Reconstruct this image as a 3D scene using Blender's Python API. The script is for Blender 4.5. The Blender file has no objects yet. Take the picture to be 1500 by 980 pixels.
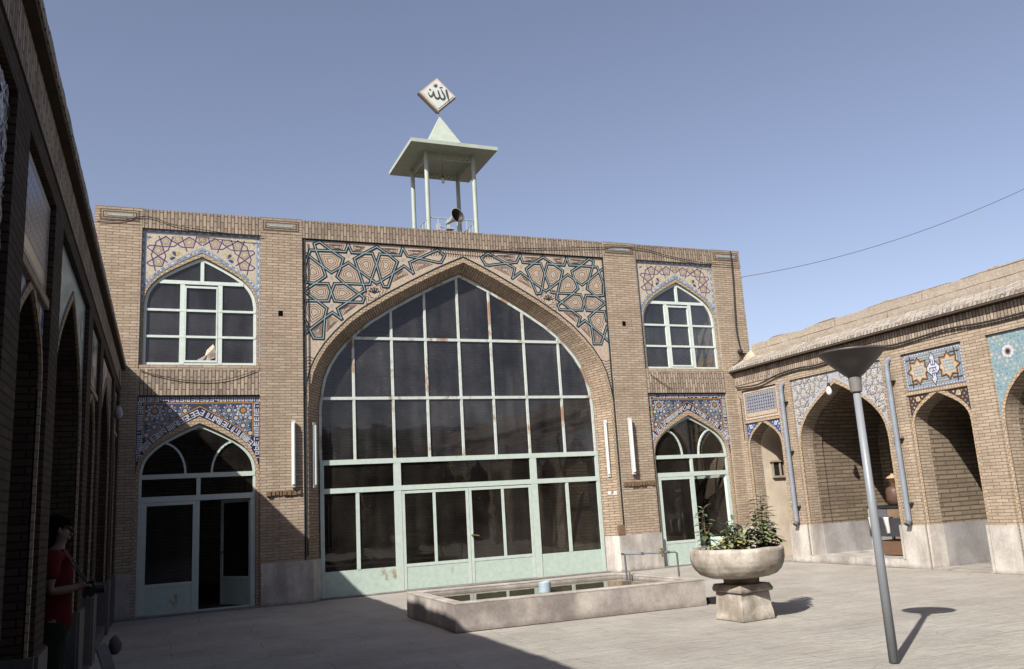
import bpy, bmesh, math, random
from mathutils import Vector, Matrix
from mathutils.geometry import tessellate_polygon
R = math.radians
rnd = random.Random(7)
scene = bpy.context.scene
COL = scene.collection

# ------------------------------------------------------------------ camera
cam_d = bpy.data.cameras.new('camera')
cam = bpy.data.objects.new('camera', cam_d); COL.objects.link(cam)
cam_d.sensor_width = 36.0
cam_d.lens = 1231.206/1500*36.0
cam_d.clip_start = 0.05; cam_d.clip_end = 3000
AX = ((0.92506862,-0.37540569,-0.05760733),(-0.02204131,-0.20448671,0.97862115),(0.37915989,0.90402198,0.19743868))
CAM = Vector((-4.1783,-16.86369,1.6))
m = Matrix.Identity(4)
for i in range(3):
    m[i][0] = AX[0][i]; m[i][1] = AX[1][i]; m[i][2] = -AX[2][i]; m[i][3] = CAM[i]
cam.matrix_world = m
scene.camera = cam

def px_ray(x, y):
    return Vector(AX[2]) + Vector(AX[0])*((x-750)/1231.206) - Vector(AX[1])*((y-490)/1231.206)
def onY(x, y, c=0.0):
    d = px_ray(x, y); t = (c-CAM.y)/d.y; p = CAM+d*t; return p.x, p.z

# ------------------------------------------------------------------ materials
def newmat(name, rough=0.8, spec=0.3):
    mt = bpy.data.materials.new(name); mt.use_nodes = True
    nt = mt.node_tree; b = nt.nodes['Principled BSDF']
    b.inputs['Roughness'].default_value = rough
    b.inputs['Specular IOR Level'].default_value = spec
    return mt, nt, b
def N(nt, t, **kw):
    n = nt.nodes.new(t)
    for k, v in kw.items():
        if k.startswith('i_'): n.inputs[k[2:].replace('_', ' ')].default_value = v
        else: setattr(n, k, v)
    return n
def noise(nt, vec, scale, detail=4, rough=0.55, dim='3D'):
    n = N(nt, 'ShaderNodeTexNoise'); n.inputs['Scale'].default_value = scale
    n.inputs['Detail'].default_value = detail; n.inputs['Roughness'].default_value = rough
    if vec is not None: nt.links.new(vec, n.inputs['Vector'])
    return n.outputs['Fac']
def ramp(nt, fac, stops):
    r = N(nt, 'ShaderNodeValToRGB'); nt.links.new(fac, r.inputs['Fac'])
    el = r.color_ramp.elements
    while len(el) > 1: el.remove(el[0])
    el[0].position = stops[0][0]; el[0].color = (*stops[0][1], 1)
    for p, c in stops[1:]:
        e = el.new(p); e.color = (*c, 1)
    return r.outputs['Color']
def g(v): return (v, v, v)
def mix(nt, fac, a, b, mode='MIX'):
    n = N(nt, 'ShaderNodeMix', data_type='RGBA', blend_type=mode)
    for sock, v in ((n.inputs[0], fac), (n.inputs[6], a), (n.inputs[7], b)):
        if isinstance(v, (int, float)): sock.default_value = v
        elif isinstance(v, tuple): sock.default_value = (*v, 1) if len(v) == 3 else v
        else: nt.links.new(v, sock)
    return n.outputs[2]
def bump(nt, h, bsdf, strength=0.5, dist=0.01):
    b = N(nt, 'ShaderNodeBump'); b.inputs['Strength'].default_value = strength
    b.inputs['Distance'].default_value = dist
    nt.links.new(h, b.inputs['Height']); nt.links.new(b.outputs['Normal'], bsdf.inputs['Normal'])
def math_n(nt, op, a, b=None):
    n = N(nt, 'ShaderNodeMath', operation=op)
    for i, v in enumerate((a, b)):
        if v is None: continue
        if isinstance(v, (int, float)): n.inputs[i].default_value = v
        else: nt.links.new(v, n.inputs[i])
    return n.outputs[0]
def objco(nt): return N(nt, 'ShaderNodeTexCoord').outputs['Object']
def scaled(nt, vec, s):
    n = N(nt, 'ShaderNodeVectorMath', operation='MULTIPLY'); nt.links.new(vec, n.inputs[0]); n.inputs[1].default_value = s
    return n.outputs[0]

def wallmap(nt, swap=False):
    """brick plane coordinates that follow whichever way a wall faces"""
    co = objco(nt)
    ge = N(nt, 'ShaderNodeNewGeometry')
    sp = N(nt, 'ShaderNodeSeparateXYZ'); nt.links.new(co, sp.inputs[0])
    sn = N(nt, 'ShaderNodeSeparateXYZ'); nt.links.new(ge.outputs['True Normal'], sn.inputs[0])
    ax = math_n(nt, 'GREATER_THAN', math_n(nt, 'ABSOLUTE', sn.outputs[0]), 0.65)
    az = math_n(nt, 'GREATER_THAN', math_n(nt, 'ABSOLUTE', sn.outputs[2]), 0.75)
    def sel(f, a, b):
        return math_n(nt, 'ADD', math_n(nt, 'MULTIPLY', f, b), math_n(nt, 'MULTIPLY', math_n(nt, 'SUBTRACT', 1.0, f), a))
    u = sel(ax, sp.outputs[0], sp.outputs[1])
    v = sel(az, sp.outputs[2], sp.outputs[1])
    u = sel(math_n(nt, 'MULTIPLY', az, ax), u, sp.outputs[0])
    cb = N(nt, 'ShaderNodeCombineXYZ')
    nt.links.new(v if swap else u, cb.inputs[0]); nt.links.new(u if swap else v, cb.inputs[1])
    # a little waviness, as hand laid
    w = N(nt, 'ShaderNodeTexNoise'); w.inputs['Scale'].default_value = 1.7; nt.links.new(co, w.inputs['Vector'])
    vm = N(nt, 'ShaderNodeVectorMath', operation='MULTIPLY_ADD')
    nt.links.new(w.outputs['Color'], vm.inputs[0]); vm.inputs[1].default_value = (0.022, 0.022, 0); nt.links.new(cb.outputs[0], vm.inputs[2])
    return vm.outputs[0], co

def brickmat(name, c1, c2, mortar, w=0.235, h=0.0555, ms=0.0062, swap=False, offs=0.5, dirt=0.5, freq=2, diag=0.0, bstr=0.75, uv=False):
    mt, nt, b = newmat(name, 0.9, 0.15)
    vec, co = wallmap(nt, swap)
    if uv: vec = N(nt, 'ShaderNodeTexCoord').outputs['UV']
    if diag:
        rt = N(nt, 'ShaderNodeVectorRotate', rotation_type='Z_AXIS'); rt.inputs['Angle'].default_value = diag
        nt.links.new(vec, rt.inputs['Vector']); vec = rt.outputs[0]
    br = N(nt, 'ShaderNodeTexBrick', offset=offs, offset_frequency=freq, squash=1.0)
    nt.links.new(vec, br.inputs['Vector'])
    br.inputs['Color1'].default_value = (*g(0.0), 1); br.inputs['Color2'].default_value = (*g(1.0), 1)
    br.inputs['Mortar'].default_value = (*g(0.5), 1)
    br.inputs['Scale'].default_value = 1.0; br.inputs['Mortar Size'].default_value = ms
    br.inputs['Mortar Smooth'].default_value = 0.25; br.inputs['Bias'].default_value = 0.0
    br.inputs['Brick Width'].default_value = w; br.inputs['Row Height'].default_value = h
    body = mix(nt, br.outputs['Color'], c1, c2)
    n1 = noise(nt, co, 0.55, 5, 0.6); n2 = noise(nt, co, 14, 4, 0.7)
    body = mix(nt, 0.55, body, ramp(nt, n2, [(0.25, g(0.62)), (0.5, g(1.0)), (0.8, g(1.22))]), 'MULTIPLY')
    body = mix(nt, dirt, body, ramp(nt, n1, [(0.3, (0.62, 0.58, 0.55)), (0.52, g(1.0)), (0.75, (1.12, 1.08, 1.02))]), 'MULTIPLY')
    n3 = noise(nt, scaled(nt, co, (3.0, 3.0, 0.5)), 1.0, 5, 0.65)
    body = mix(nt, 0.5*dirt, body, ramp(nt, n3, [(0.36, (0.55, 0.52, 0.5)), (0.5, g(1.0))]), 'MULTIPLY')
    n4 = noise(nt, co, 2.6, 3, 0.5)
    body = mix(nt, ramp(nt, n4, [(0.64, g(0)), (0.70, g(0.30))]), body, tuple(min(1, x*1.25) for x in c2))
    sz_ = N(nt, 'ShaderNodeSeparateXYZ'); nt.links.new(co, sz_.inputs[0])
    edge = math_n(nt, 'ADD', sz_.outputs[2], math_n(nt, 'MULTIPLY', noise(nt, scaled(nt, co, (2.2, 2.2, .35)), 1.0, 5, .65), 1.1))
    body = mix(nt, ramp(nt, math_n(nt, 'MULTIPLY', edge, .1), [(.768, g(0)), (.80, g(.30*dirt*2)), (.83, g(.45*dirt*2))]), body, (.22, .18, .15))
    mo = mix(nt, noise(nt, co, 6, 3), tuple(x*0.55 for x in mortar), tuple(min(1, x*1.6) for x in mortar))
    colr = mix(nt, br.outputs['Fac'], body, mo)
    nt.links.new(colr, b.inputs['Base Color'])
    hgt = math_n(nt, 'ADD', math_n(nt, 'MULTIPLY', math_n(nt, 'SUBTRACT', 1.0, br.outputs['Fac']), 1.0), math_n(nt, 'MULTIPLY', n2, 0.35))
    hgt = math_n(nt, 'ADD', hgt, math_n(nt, 'MULTIPLY', br.outputs['Color'], 0.25))
    bump(nt, hgt, b, bstr, 0.012)
    return mt

M = {}
BC1, BC2, BM = (0.37, 0.292, 0.218), (0.485, 0.395, 0.302), (0.185, 0.142, 0.108)
M['brick'] = brickmat('tan_brick', BC1, BC2, BM)
M['soldier'] = brickmat('tan_brick_on_end', (0.26, 0.21, 0.17), (0.48, 0.39, 0.30), (0.10, 0.077, 0.06), swap=True, ms=0.0085, h=0.066, w=0.24)
M['soffit'] = brickmat('tan_soffit_brick', (0.34, 0.26, 0.19), (0.45, 0.35, 0.26), (0.12, 0.09, 0.07), h=0.058, w=0.24, ms=0.007, uv=True)
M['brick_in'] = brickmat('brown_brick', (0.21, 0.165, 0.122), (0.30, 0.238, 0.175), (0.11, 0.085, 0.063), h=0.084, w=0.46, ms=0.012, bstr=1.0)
M['brick_shade'] = brickmat('shade_darkened_brick', (0.06, 0.042, 0.03), (0.095, 0.065, 0.047), (0.02, 0.015, 0.012))  # darkened brick for the left arcade; its deep shade is put into the colour
M['rim'] = brickmat('pale_rim_brick', (0.45, 0.34, 0.235), (0.52, 0.41, 0.29), (0.19, 0.14, 0.10), w=0.06, h=0.06, ms=0.005, dirt=0.3)
M['coping'] = brickmat('weathered_coping_brick', (0.32, 0.285, 0.25), (0.55, 0.50, 0.445), (0.17, 0.145, 0.12), w=0.26, h=0.075, ms=0.010, diag=R(58), bstr=0.6)
M['south'] = brickmat('far_brick', (0.20, 0.15, 0.11), (0.27, 0.20, 0.145), (0.06, 0.045, 0.035), w=0.27, h=0.11, ms=0.016)

def plain(name, col, rough=0.7, spec=0.3, var=0.12, sc=8, metal=0.0, bstr=0.0, big=0.0):
    mt, nt, b = newmat(name, rough, spec); co = objco(nt)
    c = mix(nt, 1.0, col, ramp(nt, noise(nt, co, sc, 5, 0.65), [(0.25, g(1-2*var)), (0.75, g(1+var))]), 'MULTIPLY')
    if big: c = mix(nt, 1.0, c, ramp(nt, noise(nt, co, 0.9, 4, 0.6), [(0.3, g(1-big)), (0.7, g(1+big*0.4))]), 'MULTIPLY')
    nt.links.new(c, b.inputs['Base Color']); b.inputs['Metallic'].default_value = metal
    if bstr: bump(nt, noise(nt, co, sc*2, 5), b, bstr, 0.01)
    return mt

def stained(name, base, dark, rough=0.65, sk=(2.6, 2.6, .5), amt=0.8):
    mt, nt, b = newmat(name, rough, 0.3); co = objco(nt)
    st = noise(nt, scaled(nt, co, sk), 1.0, 7, 0.62)
    c = mix(nt, ramp(nt, st, [(0.42, g(amt)), (0.60, g(0))]), base, dark)
    cl = noise(nt, co, 2.2, 7, 0.65)
    c = mix(nt, 0.8, c, ramp(nt, cl, [(0.3, (0.66, 0.62, 0.60)), (0.6, (1.05, 1.04, 1.02))]), 'MULTIPLY')
    c = mix(nt, 0.6, c, ramp(nt, noise(nt, co, 30, 4), [(0.3, g(0.78)), (0.7, g(1.1))]), 'MULTIPLY')
    sp = N(nt, 'ShaderNodeSeparateXYZ'); nt.links.new(co, sp.inputs[0])
    zz = math_n(nt, 'ADD', sp.outputs[2], math_n(nt, 'MULTIPLY', noise(nt, co, 7, 4), 0.12))
    c = mix(nt, ramp(nt, zz, [(0.03, g(0.75)), (0.13, g(0.0))]), c, (0.13, 0.105, 0.085))
    nt.links.new(c, b.inputs['Base Color']); bump(nt, noise(nt, co, 18, 6, 0.7), b, 0.35, 0.01)
    return mt
M['marble'] = stained('stained_marble', (0.62, 0.585, 0.545), (0.27, 0.25, 0.245), 0.55, amt=0.55)
M['marble_grey'] = stained('grey_marble', (0.42, 0.41, 0.41), (0.24, 0.235, 0.24), 0.5, amt=0.45)
M['marble_dark'] = stained('shade_darkened_marble', (0.17, 0.16, 0.155), (0.10, 0.095, 0.09), 0.6, amt=0.5)  # left arcade marble, toned down so the colour itself carries the shade
M['pool'] = stained('stained_basin_stone', (0.53, 0.49, 0.445), (0.27, 0.235, 0.225), 0.7, sk=(1.5, 1.5, 1.1), amt=0.85)
M['planter'] = stained('rough_pale_stone', (0.56, 0.52, 0.46), (0.31, 0.26, 0.21), 0.9, sk=(4, 4, 3), amt=0.8)
M['plaster'] = plain('cream_plaster', (0.62, 0.53, 0.42), 0.9, 0.1, 0.08, 5, big=0.25, bstr=0.2)
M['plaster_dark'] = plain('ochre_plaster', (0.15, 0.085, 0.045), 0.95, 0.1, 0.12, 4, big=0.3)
M['moulding'] = plain('weathered_moulding', (0.45, 0.385, 0.31), 0.85, 0.15, 0.15, 10, bstr=0.2)
M['mud'] = None
# mud brick parapet with dark bed lines
mt, nt, b = newmat('mud_plaster', 0.95, 0.1); vec, co = wallmap(nt)
br = N(nt, 'ShaderNodeTexBrick', offset=0.37); nt.links.new(vec, br.inputs['Vector'])
for k, v in (('Scale', 1), ('Mortar Size', 0.012), ('Mortar Smooth', 0.6), ('Brick Width', 2.3), ('Row Height', 0.19)): br.inputs[k].default_value = v
c = mix(nt, noise(nt, co, 3.5, 7, 0.7), (0.29, 0.24, 0.19), (0.50, 0.435, 0.36))
c = mix(nt, 0.7, c, ramp(nt, noise(nt, co, 20, 4), [(0.3, g(0.7)), (0.7, g(1.12))]), 'MULTIPLY')
c = mix(nt, math_n(nt, 'MULTIPLY', br.outputs['Fac'], ramp(nt, noise(nt, co, 2, 3), [(0.4, g(0)), (0.6, g(0.9))])), c, (0.13, 0.10, 0.08))
nt.links.new(c, b.inputs['Base Color']); bump(nt, math_n(nt, 'ADD', noise(nt, co, 9, 7, 0.7), math_n(nt, 'MULTIPLY', br.outputs['Fac'], -0.4)), b, 0.8, 0.03)
M['mud'] = mt

# green painted steel with rust
def steel(name, rust=0.0, base=(0.55, 0.64, 0.585)):
    mt, nt, b = newmat(name, 0.5, 0.35); co = objco(nt)
    c = mix(nt, 0.7, base, ramp(nt, noise(nt, co, 9, 6, 0.7), [(0.3, g(0.80)), (0.65, g(1.06))]), 'MULTIPLY')
    n = noise(nt, scaled(nt, co, (1, 1, 0.55)), 2.3, 7, 0.72)
    lo = 0.60 - 0.16*rust
    rc = mix(nt, noise(nt, co, 25, 3), (0.20, 0.09, 0.035), (0.42, 0.24, 0.12))
    c = mix(nt, ramp(nt, n, [(lo, g(0)), (lo+0.07, g(0.85))]), c, rc)
    nt.links.new(c, b.inputs['Base Color'])
    return mt
M['steel'] = steel('pale_green_painted_steel', -0.4)
M['steel_white'] = steel('pale_window_paint', -0.5, (0.64, 0.72, 0.67))
M['steel_rust'] = steel('rusty_painted_steel', 0.42, (0.58, 0.64, 0.60))
M['steel_panel'] = steel('pale_green_door_panel', -0.1, (0.50, 0.61, 0.545))

def glass(name, dust, dcol=(0.35, 0.34, 0.37), tint=0.55):
    mt, nt, b = newmat(name); nt.nodes.remove(b); out = nt.nodes['Material Output']; co = objco(nt)
    gl = N(nt, 'ShaderNodeBsdfGlossy'); gl.inputs['Roughness'].default_value = 0.03
    # slightly uneven panes
    bp = N(nt, 'ShaderNodeBump'); bp.inputs['Strength'].default_value = 0.12; bp.inputs['Distance'].default_value = 0.02
    nt.links.new(noise(nt, co, 1.6, 2), bp.inputs['Height']); nt.links.new(bp.outputs[0], gl.inputs['Normal'])
    tr = N(nt, 'ShaderNodeBsdfTransparent'); tr.inputs['Color'].default_value = (*g(tint), 1)
    fr = N(nt, 'ShaderNodeFresnel'); fr.inputs['IOR'].default_value = 1.5
    m1 = N(nt, 'ShaderNodeMixShader'); nt.links.new(math_n(nt, 'MULTIPLY', fr.outputs[0], 1.3), m1.inputs[0])
    nt.links.new(tr.outputs[0], m1.inputs[1]); nt.links.new(gl.outputs[0], m1.inputs[2])
    df = N(nt, 'ShaderNodeBsdfDiffuse'); df.inputs['Color'].default_value = (*dcol, 1)
    st = noise(nt, scaled(nt, co, (4, 4, 0.5)), 1.2, 5, 0.6)
    sp = noise(nt, co, 22, 2)
    dd = math_n(nt, 'MULTIPLY', ramp(nt, st, [(0.35, g(0.6)), (0.75, g(1.5))]), dust)
    dd = math_n(nt, 'MULTIPLY', dd, ramp(nt, noise(nt, co, 0.7, 5, 0.6), [(0.35, g(0.35)), (0.65, g(1.7))]))
    dd = math_n(nt, 'ADD', dd, math_n(nt, 'MULTIPLY', ramp(nt, sp, [(0.70, g(0)), (0.74, g(1))]), 0.25))
    m2 = N(nt, 'ShaderNodeMixShader'); nt.links.new(dd, m2.inputs[0])
    nt.links.new(m1.outputs[0], m2.inputs[1]); nt.links.new(df.outputs[0], m2.inputs[2])
    nt.links.new(m2.outputs[0], out.inputs['Surface'])
    return mt
M['glass'] = glass('dusty_window_glass', 0.10)
M['glass_up'] = glass('dusty_upper_glass', 0.085, (0.34, 0.32, 0.34))
M['glass_door'] = glass('door_glass', 0.045, (0.33, 0.29, 0.25))

def flat(name, col, rough=0.28, spec=0.4, var=0.18, sc=25):
    return plain(name, col, rough, spec, var, sc)
TILE = {}
for k, c in dict(peach=(0.54, 0.435, 0.335), teal=(0.012, 0.03, 0.04), turq=(0.33, 0.40, 0.41), rust=(0.11, 0.065, 0.05), dusk=(0.05, 0.06, 0.10), mist=(0.44, 0.45, 0.50), slate=(0.14, 0.15, 0.20), purple=(0.085, 0.05, 0.17),
                 blue=(0.045, 0.075, 0.22), white=(0.62, 0.62, 0.66), cream=(0.55, 0.48, 0.37), yellow=(0.5, 0.42, 0.2),
                 orange=(0.44, 0.22, 0.06), greyblue=(0.21, 0.25, 0.30), brown=(0.22, 0.13, 0.08), navy=(0.018, 0.022, 0.07),
                 skyblue=(0.25, 0.42, 0.55), bordblue=(0.27, 0.36, 0.46), darkbrown=(0.07, 0.04, 0.035), aqua=(0.25, 0.37, 0.42),
                 lilac=(0.36, 0.36, 0.45), palebrick=(0.55, 0.44, 0.33)).items():
    TILE[k] = flat('glazed_tile_'+k, c)
def m_(k): return TILE.get(k) or M[k]

# ------------------------------------------------------------------ mesh helpers
def link(name, me, mats, parent=None):
    o = bpy.data.objects.new(name, me); COL.objects.link(o)
    for x in (mats if isinstance(mats, (list, tuple)) else [mats]): me.materials.append(x)
    if parent is not None: o.parent = parent
    return o
def obj(name, bm, mats, parent=None, loc=None, smooth=False, recalc=True):
    if recalc: bmesh.ops.recalc_face_normals(bm, faces=bm.faces[:])
    if smooth:
        for f in bm.faces: f.smooth = True
    me = bpy.data.meshes.new(name); bm.to_mesh(me); bm.free()
    o = link(name, me, mats, parent)
    if loc is not None: o.location = loc
    return o
def tag(o, label=None, cat=None, group=None, kind=None):
    for k, v in (('label', label), ('category', cat), ('group', group), ('kind', kind)):
        if v: o[k] = v
    return o
def empty(name, loc=(0, 0, 0), rz=0.0):
    o = bpy.data.objects.new(name, None); COL.objects.link(o); o.location = loc; o.rotation_euler = (0, 0, rz)
    o.empty_display_size = 0.1
    return o
def box(bm, lo, hi, mi=0):
    vs = [bm.verts.new((x, y, z)) for x in (lo[0], hi[0]) for y in (lo[1], hi[1]) for z in (lo[2], hi[2])]
    fs = [(0, 1, 3, 2), (4, 6, 7, 5), (0, 4, 5, 1), (2, 3, 7, 6), (0, 2, 6, 4), (1, 5, 7, 3)]
    for f in fs:
        fc = bm.faces.new([vs[i] for i in f]); fc.material_index = mi
    return vs
def nb(): return bmesh.new()
def cyl(bm, a, b, r, r2=None, seg=12, cap=True, mi=0):
    a = Vector(a); b = Vector(b); r2 = r if r2 is None else r2
    d = (b-a).normalized(); q = Vector((0, 0, 1)) if abs(d.z) < 0.9 else Vector((1, 0, 0))
    u = d.cross(q).normalized(); v = d.cross(u)
    A = [bm.verts.new(a+(u*math.cos(t)+v*math.sin(t))*r) for t in [2*math.pi*i/seg for i in range(seg)]]
    B = [bm.verts.new(b+(u*math.cos(t)+v*math.sin(t))*r2) for t in [2*math.pi*i/seg for i in range(seg)]]
    for i in range(seg):
        f = bm.faces.new((A[i], A[(i+1) % seg], B[(i+1) % seg], B[i])); f.material_index = mi
    if cap:
        bm.faces.new(A[::-1]).material_index = mi; bm.faces.new(B).material_index = mi
def tube(bm, pts, r, seg=8, mi=0):
    pts = [Vector(p) for p in pts]; rings = []
    for i, p in enumerate(pts):
        d = (pts[min(i+1, len(pts)-1)]-pts[max(i-1, 0)]).normalized()
        q = Vector((0, 0, 1)) if abs(d.z) < 0.9 else Vector((0, 1, 0))
        u = d.cross(q).normalized(); v = d.cross(u)
        rr = r[i] if isinstance(r, (list, tuple)) else r
        rings.append([bm.verts.new(p+(u*math.cos(t)+v*math.sin(t))*rr) for t in [2*math.pi*k/seg for k in range(seg)]])
    for A, B in zip(rings, rings[1:]):
        for i in range(seg):
            bm.faces.new((A[i], A[(i+1) % seg], B[(i+1) % seg], B[i])).material_index = mi
    bm.faces.new(rings[0][::-1]).material_index = mi; bm.faces.new(rings[-1]).material_index = mi
def lathe(bm, prof, seg=24, c=(0, 0), mi=0, squash=None):
    rings = []
    for r, z in prof:
        ring = []
        for k in range(seg):
            t = 2*math.pi*k/seg
            ring.append(bm.verts.new((c[0]+r*math.cos(t), c[1]+r*math.sin(t), z)))
        rings.append(ring)
    for A, B in zip(rings, rings[1:]):
        for i in range(seg):
            bm.faces.new((A[i], A[(i+1) % seg], B[(i+1) % seg], B[i])).material_index = mi
    bm.faces.new(rings[0][::-1]).material_index = mi; bm.faces.new(rings[-1]).material_index = mi
def copy_tree(o, parent=None):
    c = o.copy(); COL.objects.link(c)
    if parent: c.parent = parent
    for ch in [x for x in bpy.data.objects if x.parent == o]: copy_tree(ch, c)
    return c

# plane maps: (u, v, d) -> world; d grows INTO the building
def P_fac(u, v, d): return (u, d, v)
XRW, XLW = 8.745, -4.96
def P_right(u, v, d): return (XRW+d, u, v)
def P_left(u, v, d): return (XLW-d, u, v)

def slab(bm, P, outer, holes, d0, d1, mi=0, back=True):
    loops = [outer]+list(holes)
    allp = [p for l in loops for p in l]
    tris = tessellate_polygon([[Vector((p[0], p[1], 0)) for p in l] for l in loops])
    fr = [bm.verts.new(P(p[0], p[1], d0)) for p in allp]
    bk = [bm.verts.new(P(p[0], p[1], d1)) for p in allp]
    for t in tris:
        try:
            bm.faces.new([fr[i] for i in t]).material_index = mi
            if back: bm.faces.new([bk[i] for i in t][::-1]).material_index = mi
        except ValueError: pass
    s = 0
    for l in loops:
        n = len(l)
        for i in range(n):
            a, b = s+i, s+(i+1) % n
            try: bm.faces.new((fr[a], fr[b], bk[b], bk[a])).material_index = mi
            except ValueError: pass
        s += n
def sheet(bm, P, outer, d, mi=0):
    tris = tessellate_polygon([[Vector((p[0], p[1], 0)) for p in outer]])
    vs = [bm.verts.new(P(p[0], p[1], d)) for p in outer]
    for t in tris:
        try: bm.faces.new([vs[i] for i in t]).material_index = mi
        except ValueError: pass
def pbox(bm, P, u0, u1, v0, v1, d0, d1, mi=0):
    a = P(u0, v0, d0); b = P(u1, v1, d1)
    box(bm, [min(a[i], b[i]) for i in range(3)], [max(a[i], b[i]) for i in range(3)], mi)

PROF = [(1, 0), (.985, .12), (.965, .22), (.93, .305), (.88, .39), (.82, .465), (.74, .55), (.65, .625), (.5, .725), (.35, .815), (.2, .9), (.1, .952), (0, 1)]
def arch(c, hw, sp, ap, bottom=None):
    """closed loop or crown, left to right via the apex"""
    L = [(c-a*hw, sp+b*(ap-sp)) for a, b in PROF]
    Rr = [(c+a*hw, sp+b*(ap-sp)) for a, b in PROF[::-1][1:]]
    pts = L+Rr
    if bottom is not None: pts = [(c-hw, bottom)]+pts+[(c+hw, bottom)]
    return pts
def arch_v(c, hw, sp, ap, u):
    a = abs(u-c)/hw
    if a >= 1: return sp
    for (a0, b0), (a1, b1) in zip(PROF, PROF[1:]):
        if a1 <= a <= a0:
            t = (a0-a)/(a0-a1); return sp+(b0+(b1-b0)*t)*(ap-sp)
    return ap
def arch_u(c, hw, sp, ap, v):
    if v <= sp: return hw
    b = (v-sp)/(ap-sp)
    for (a0, b0), (a1, b1) in zip(PROF, PROF[1:]):
        if b0 <= b <= b1: return hw*(a0+(a1-a0)*(b-b0)/(b1-b0))
    return 0
def loft_uv(bm, P, A, B, dA, dB):
    uv = bm.loops.layers.uv.verify(); s = 0; W = abs(dB-dA)*1.35
    for i in range(len(A)-1):
        a0, a1, b0, b1 = (Vector(p) for p in (A[i], A[i+1], B[i], B[i+1])); L = (a1-a0).length
        n = max(1, round(L/.25))
        for k in range(n):
            t0, t1 = k/n, (k+1)/n
            q = [(a0.lerp(a1, t0), dA, s+L*t0, 0), (a0.lerp(a1, t1), dA, s+L*t1, 0), (b0.lerp(b1, t1), dB, s+L*t1, W), (b0.lerp(b1, t0), dB, s+L*t0, W)]
            f = bm.faces.new([bm.verts.new(P(p.x, p.y, d)) for p, d, _, _ in q])
            for lp, (_, _, u, v) in zip(f.loops, q): lp[uv].uv = (v, u)
        s += L
    bmesh.ops.remove_doubles(bm, verts=bm.verts[:], dist=1e-5)
def loft(bm, P, A, B, dA, dB, mi=0):
    va = [bm.verts.new(P(p[0], p[1], dA)) for p in A]; vb = [bm.verts.new(P(p[0], p[1], dB)) for p in B]
    for i in range(len(A)-1):
        bm.faces.new((va[i], va[i+1], vb[i+1], vb[i])).material_index = mi

# flat decoration on a wall plane
class Deco:
    def __init__(s, P, d, mats, inside=None):
        s.bm = nb(); s.P = P; s.d = d; s.names = list(mats); s.inside = inside
    def mi(s, k): return s.names.index(k)
    def strip(s, p, q, w, mat, lift=0.0):
        p = Vector(p); q = Vector(q)
        if (q-p).length < 1e-6: return
        if s.inside and not (s.inside(*p) and s.inside(*q)):
            # trim to the inside part
            ok = [i/24 for i in range(25) if s.inside(*(p+(q-p)*i/24))]
            if len(ok) < 2: return
            p, q = p+(q-p)*ok[0], p+(q-p)*ok[-1]
        t = (q-p).normalized(); n = Vector((-t.y, t.x))*w/2; e = t*w*0.4
        pts = [p-e+n, q+e+n, q+e-n, p-e-n]
        vs = [s.bm.verts.new(s.P(a.x, a.y, s.d-lift)) for a in pts]
        s.bm.faces.new(vs).material_index = s.mi(mat)
    def poly(s, pts, w, mat, lift=0.0, closed=False):
        for i in range(len(pts)-1+(1 if closed else 0)): s.strip(pts[i], pts[(i+1) % len(pts)], w, mat, lift+i*0.00007)
    def disc(s, c, r, mat, n=8, lift=0.0, rot=0.0, r2=None):
        if s.inside and not s.inside(*c): return
        vs = []
        for k in range(n):
            t = rot+2*math.pi*k/n; rr = r if (r2 is None or k % 2 == 0) else r2
            vs.append(s.bm.verts.new(s.P(c[0]+rr*math.cos(t), c[1]+rr*math.sin(t), s.d-lift)))
        s.bm.faces.new(vs).material_index = s.mi(mat)
    def fill(s, pts, mat, lift=0.0): sheet(s.bm, s.P, pts, s.d-lift, s.mi(mat))
    def base(s, pts, thick, mat): slab(s.bm, s.P, pts, [], s.d, s.d+thick, s.mi(mat))
    def done(s, name, parent): return obj(name, s.bm, [m_(k) for k in s.names], parent, recalc=True)

# ------------------------------------------------------------------ girih strapwork (one spandrel, traced), in facade coordinates
def T1(x, y): return onY(440+x/12.25, 345+y/12.25)
def T2(x, y): return onY(440+x/12.25, 420+y/12.25)
def T3(x, y): return onY(530+x/12.25, 350+y/12.25)
def T4(x, y): return onY(600+x/12.25, 350+y/12.25)
GIRIH = [
 [T1(45,275),T1(145,345),T1(400,540),T1(565,655),T1(700,575),T1(870,475),T1(1045,610),T3(175,720),T3(275,785),T3(350,745),T3(565,610),T3(765,475),T3(935,605),T3(870,410),T3(1040,335),T4(510,190),T4(640,290),T4(575,410),T4(510,410),T4(190,340),T3(830,295),T3(740,150),T3(700,280),T3(490,275),T3(330,260),T3(270,445),T3(175,720),T3(150,805),T3(30,805),T1(800,850),T1(620,855),T2(560,90),T2(510,245),T2(310,245),T2(100,240),T2(65,450),T2(65,530),T2(170,760),T2(245,915),T2(415,920),T2(440,550),T2(480,380),T2(310,245),T2(60,65),T1(270,850),T1(460,720),T1(400,540),T1(285,255),T1(255,140),T1(350,100),T1(570,265),T1(775,400),T1(730,560),T1(665,725),T1(800,850),T2(1060,120),T2(1150,190),T2(1120,270),T2(860,265),T2(620,245),T2(560,90),T1(500,855),T1(270,850),T1(95,825),T1(65,590),T1(145,345),T1(180,250),T1(285,255),T1(570,265),T1(815,280),T1(865,150),T1(930,295),T1(1110,305),T3(195,250),T3(270,445),T3(355,745),T3(395,845),T3(480,850),T3(565,610),T3(645,400),T3(490,275),T3(275,130),T3(60,240),T1(975,410),T1(1045,610),T3(30,805),T3(65,915),T2(1060,120),T2(860,265),T2(675,385),T2(745,570),T2(580,455),T2(440,550),T2(170,760),T2(60,860)],
]
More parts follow.
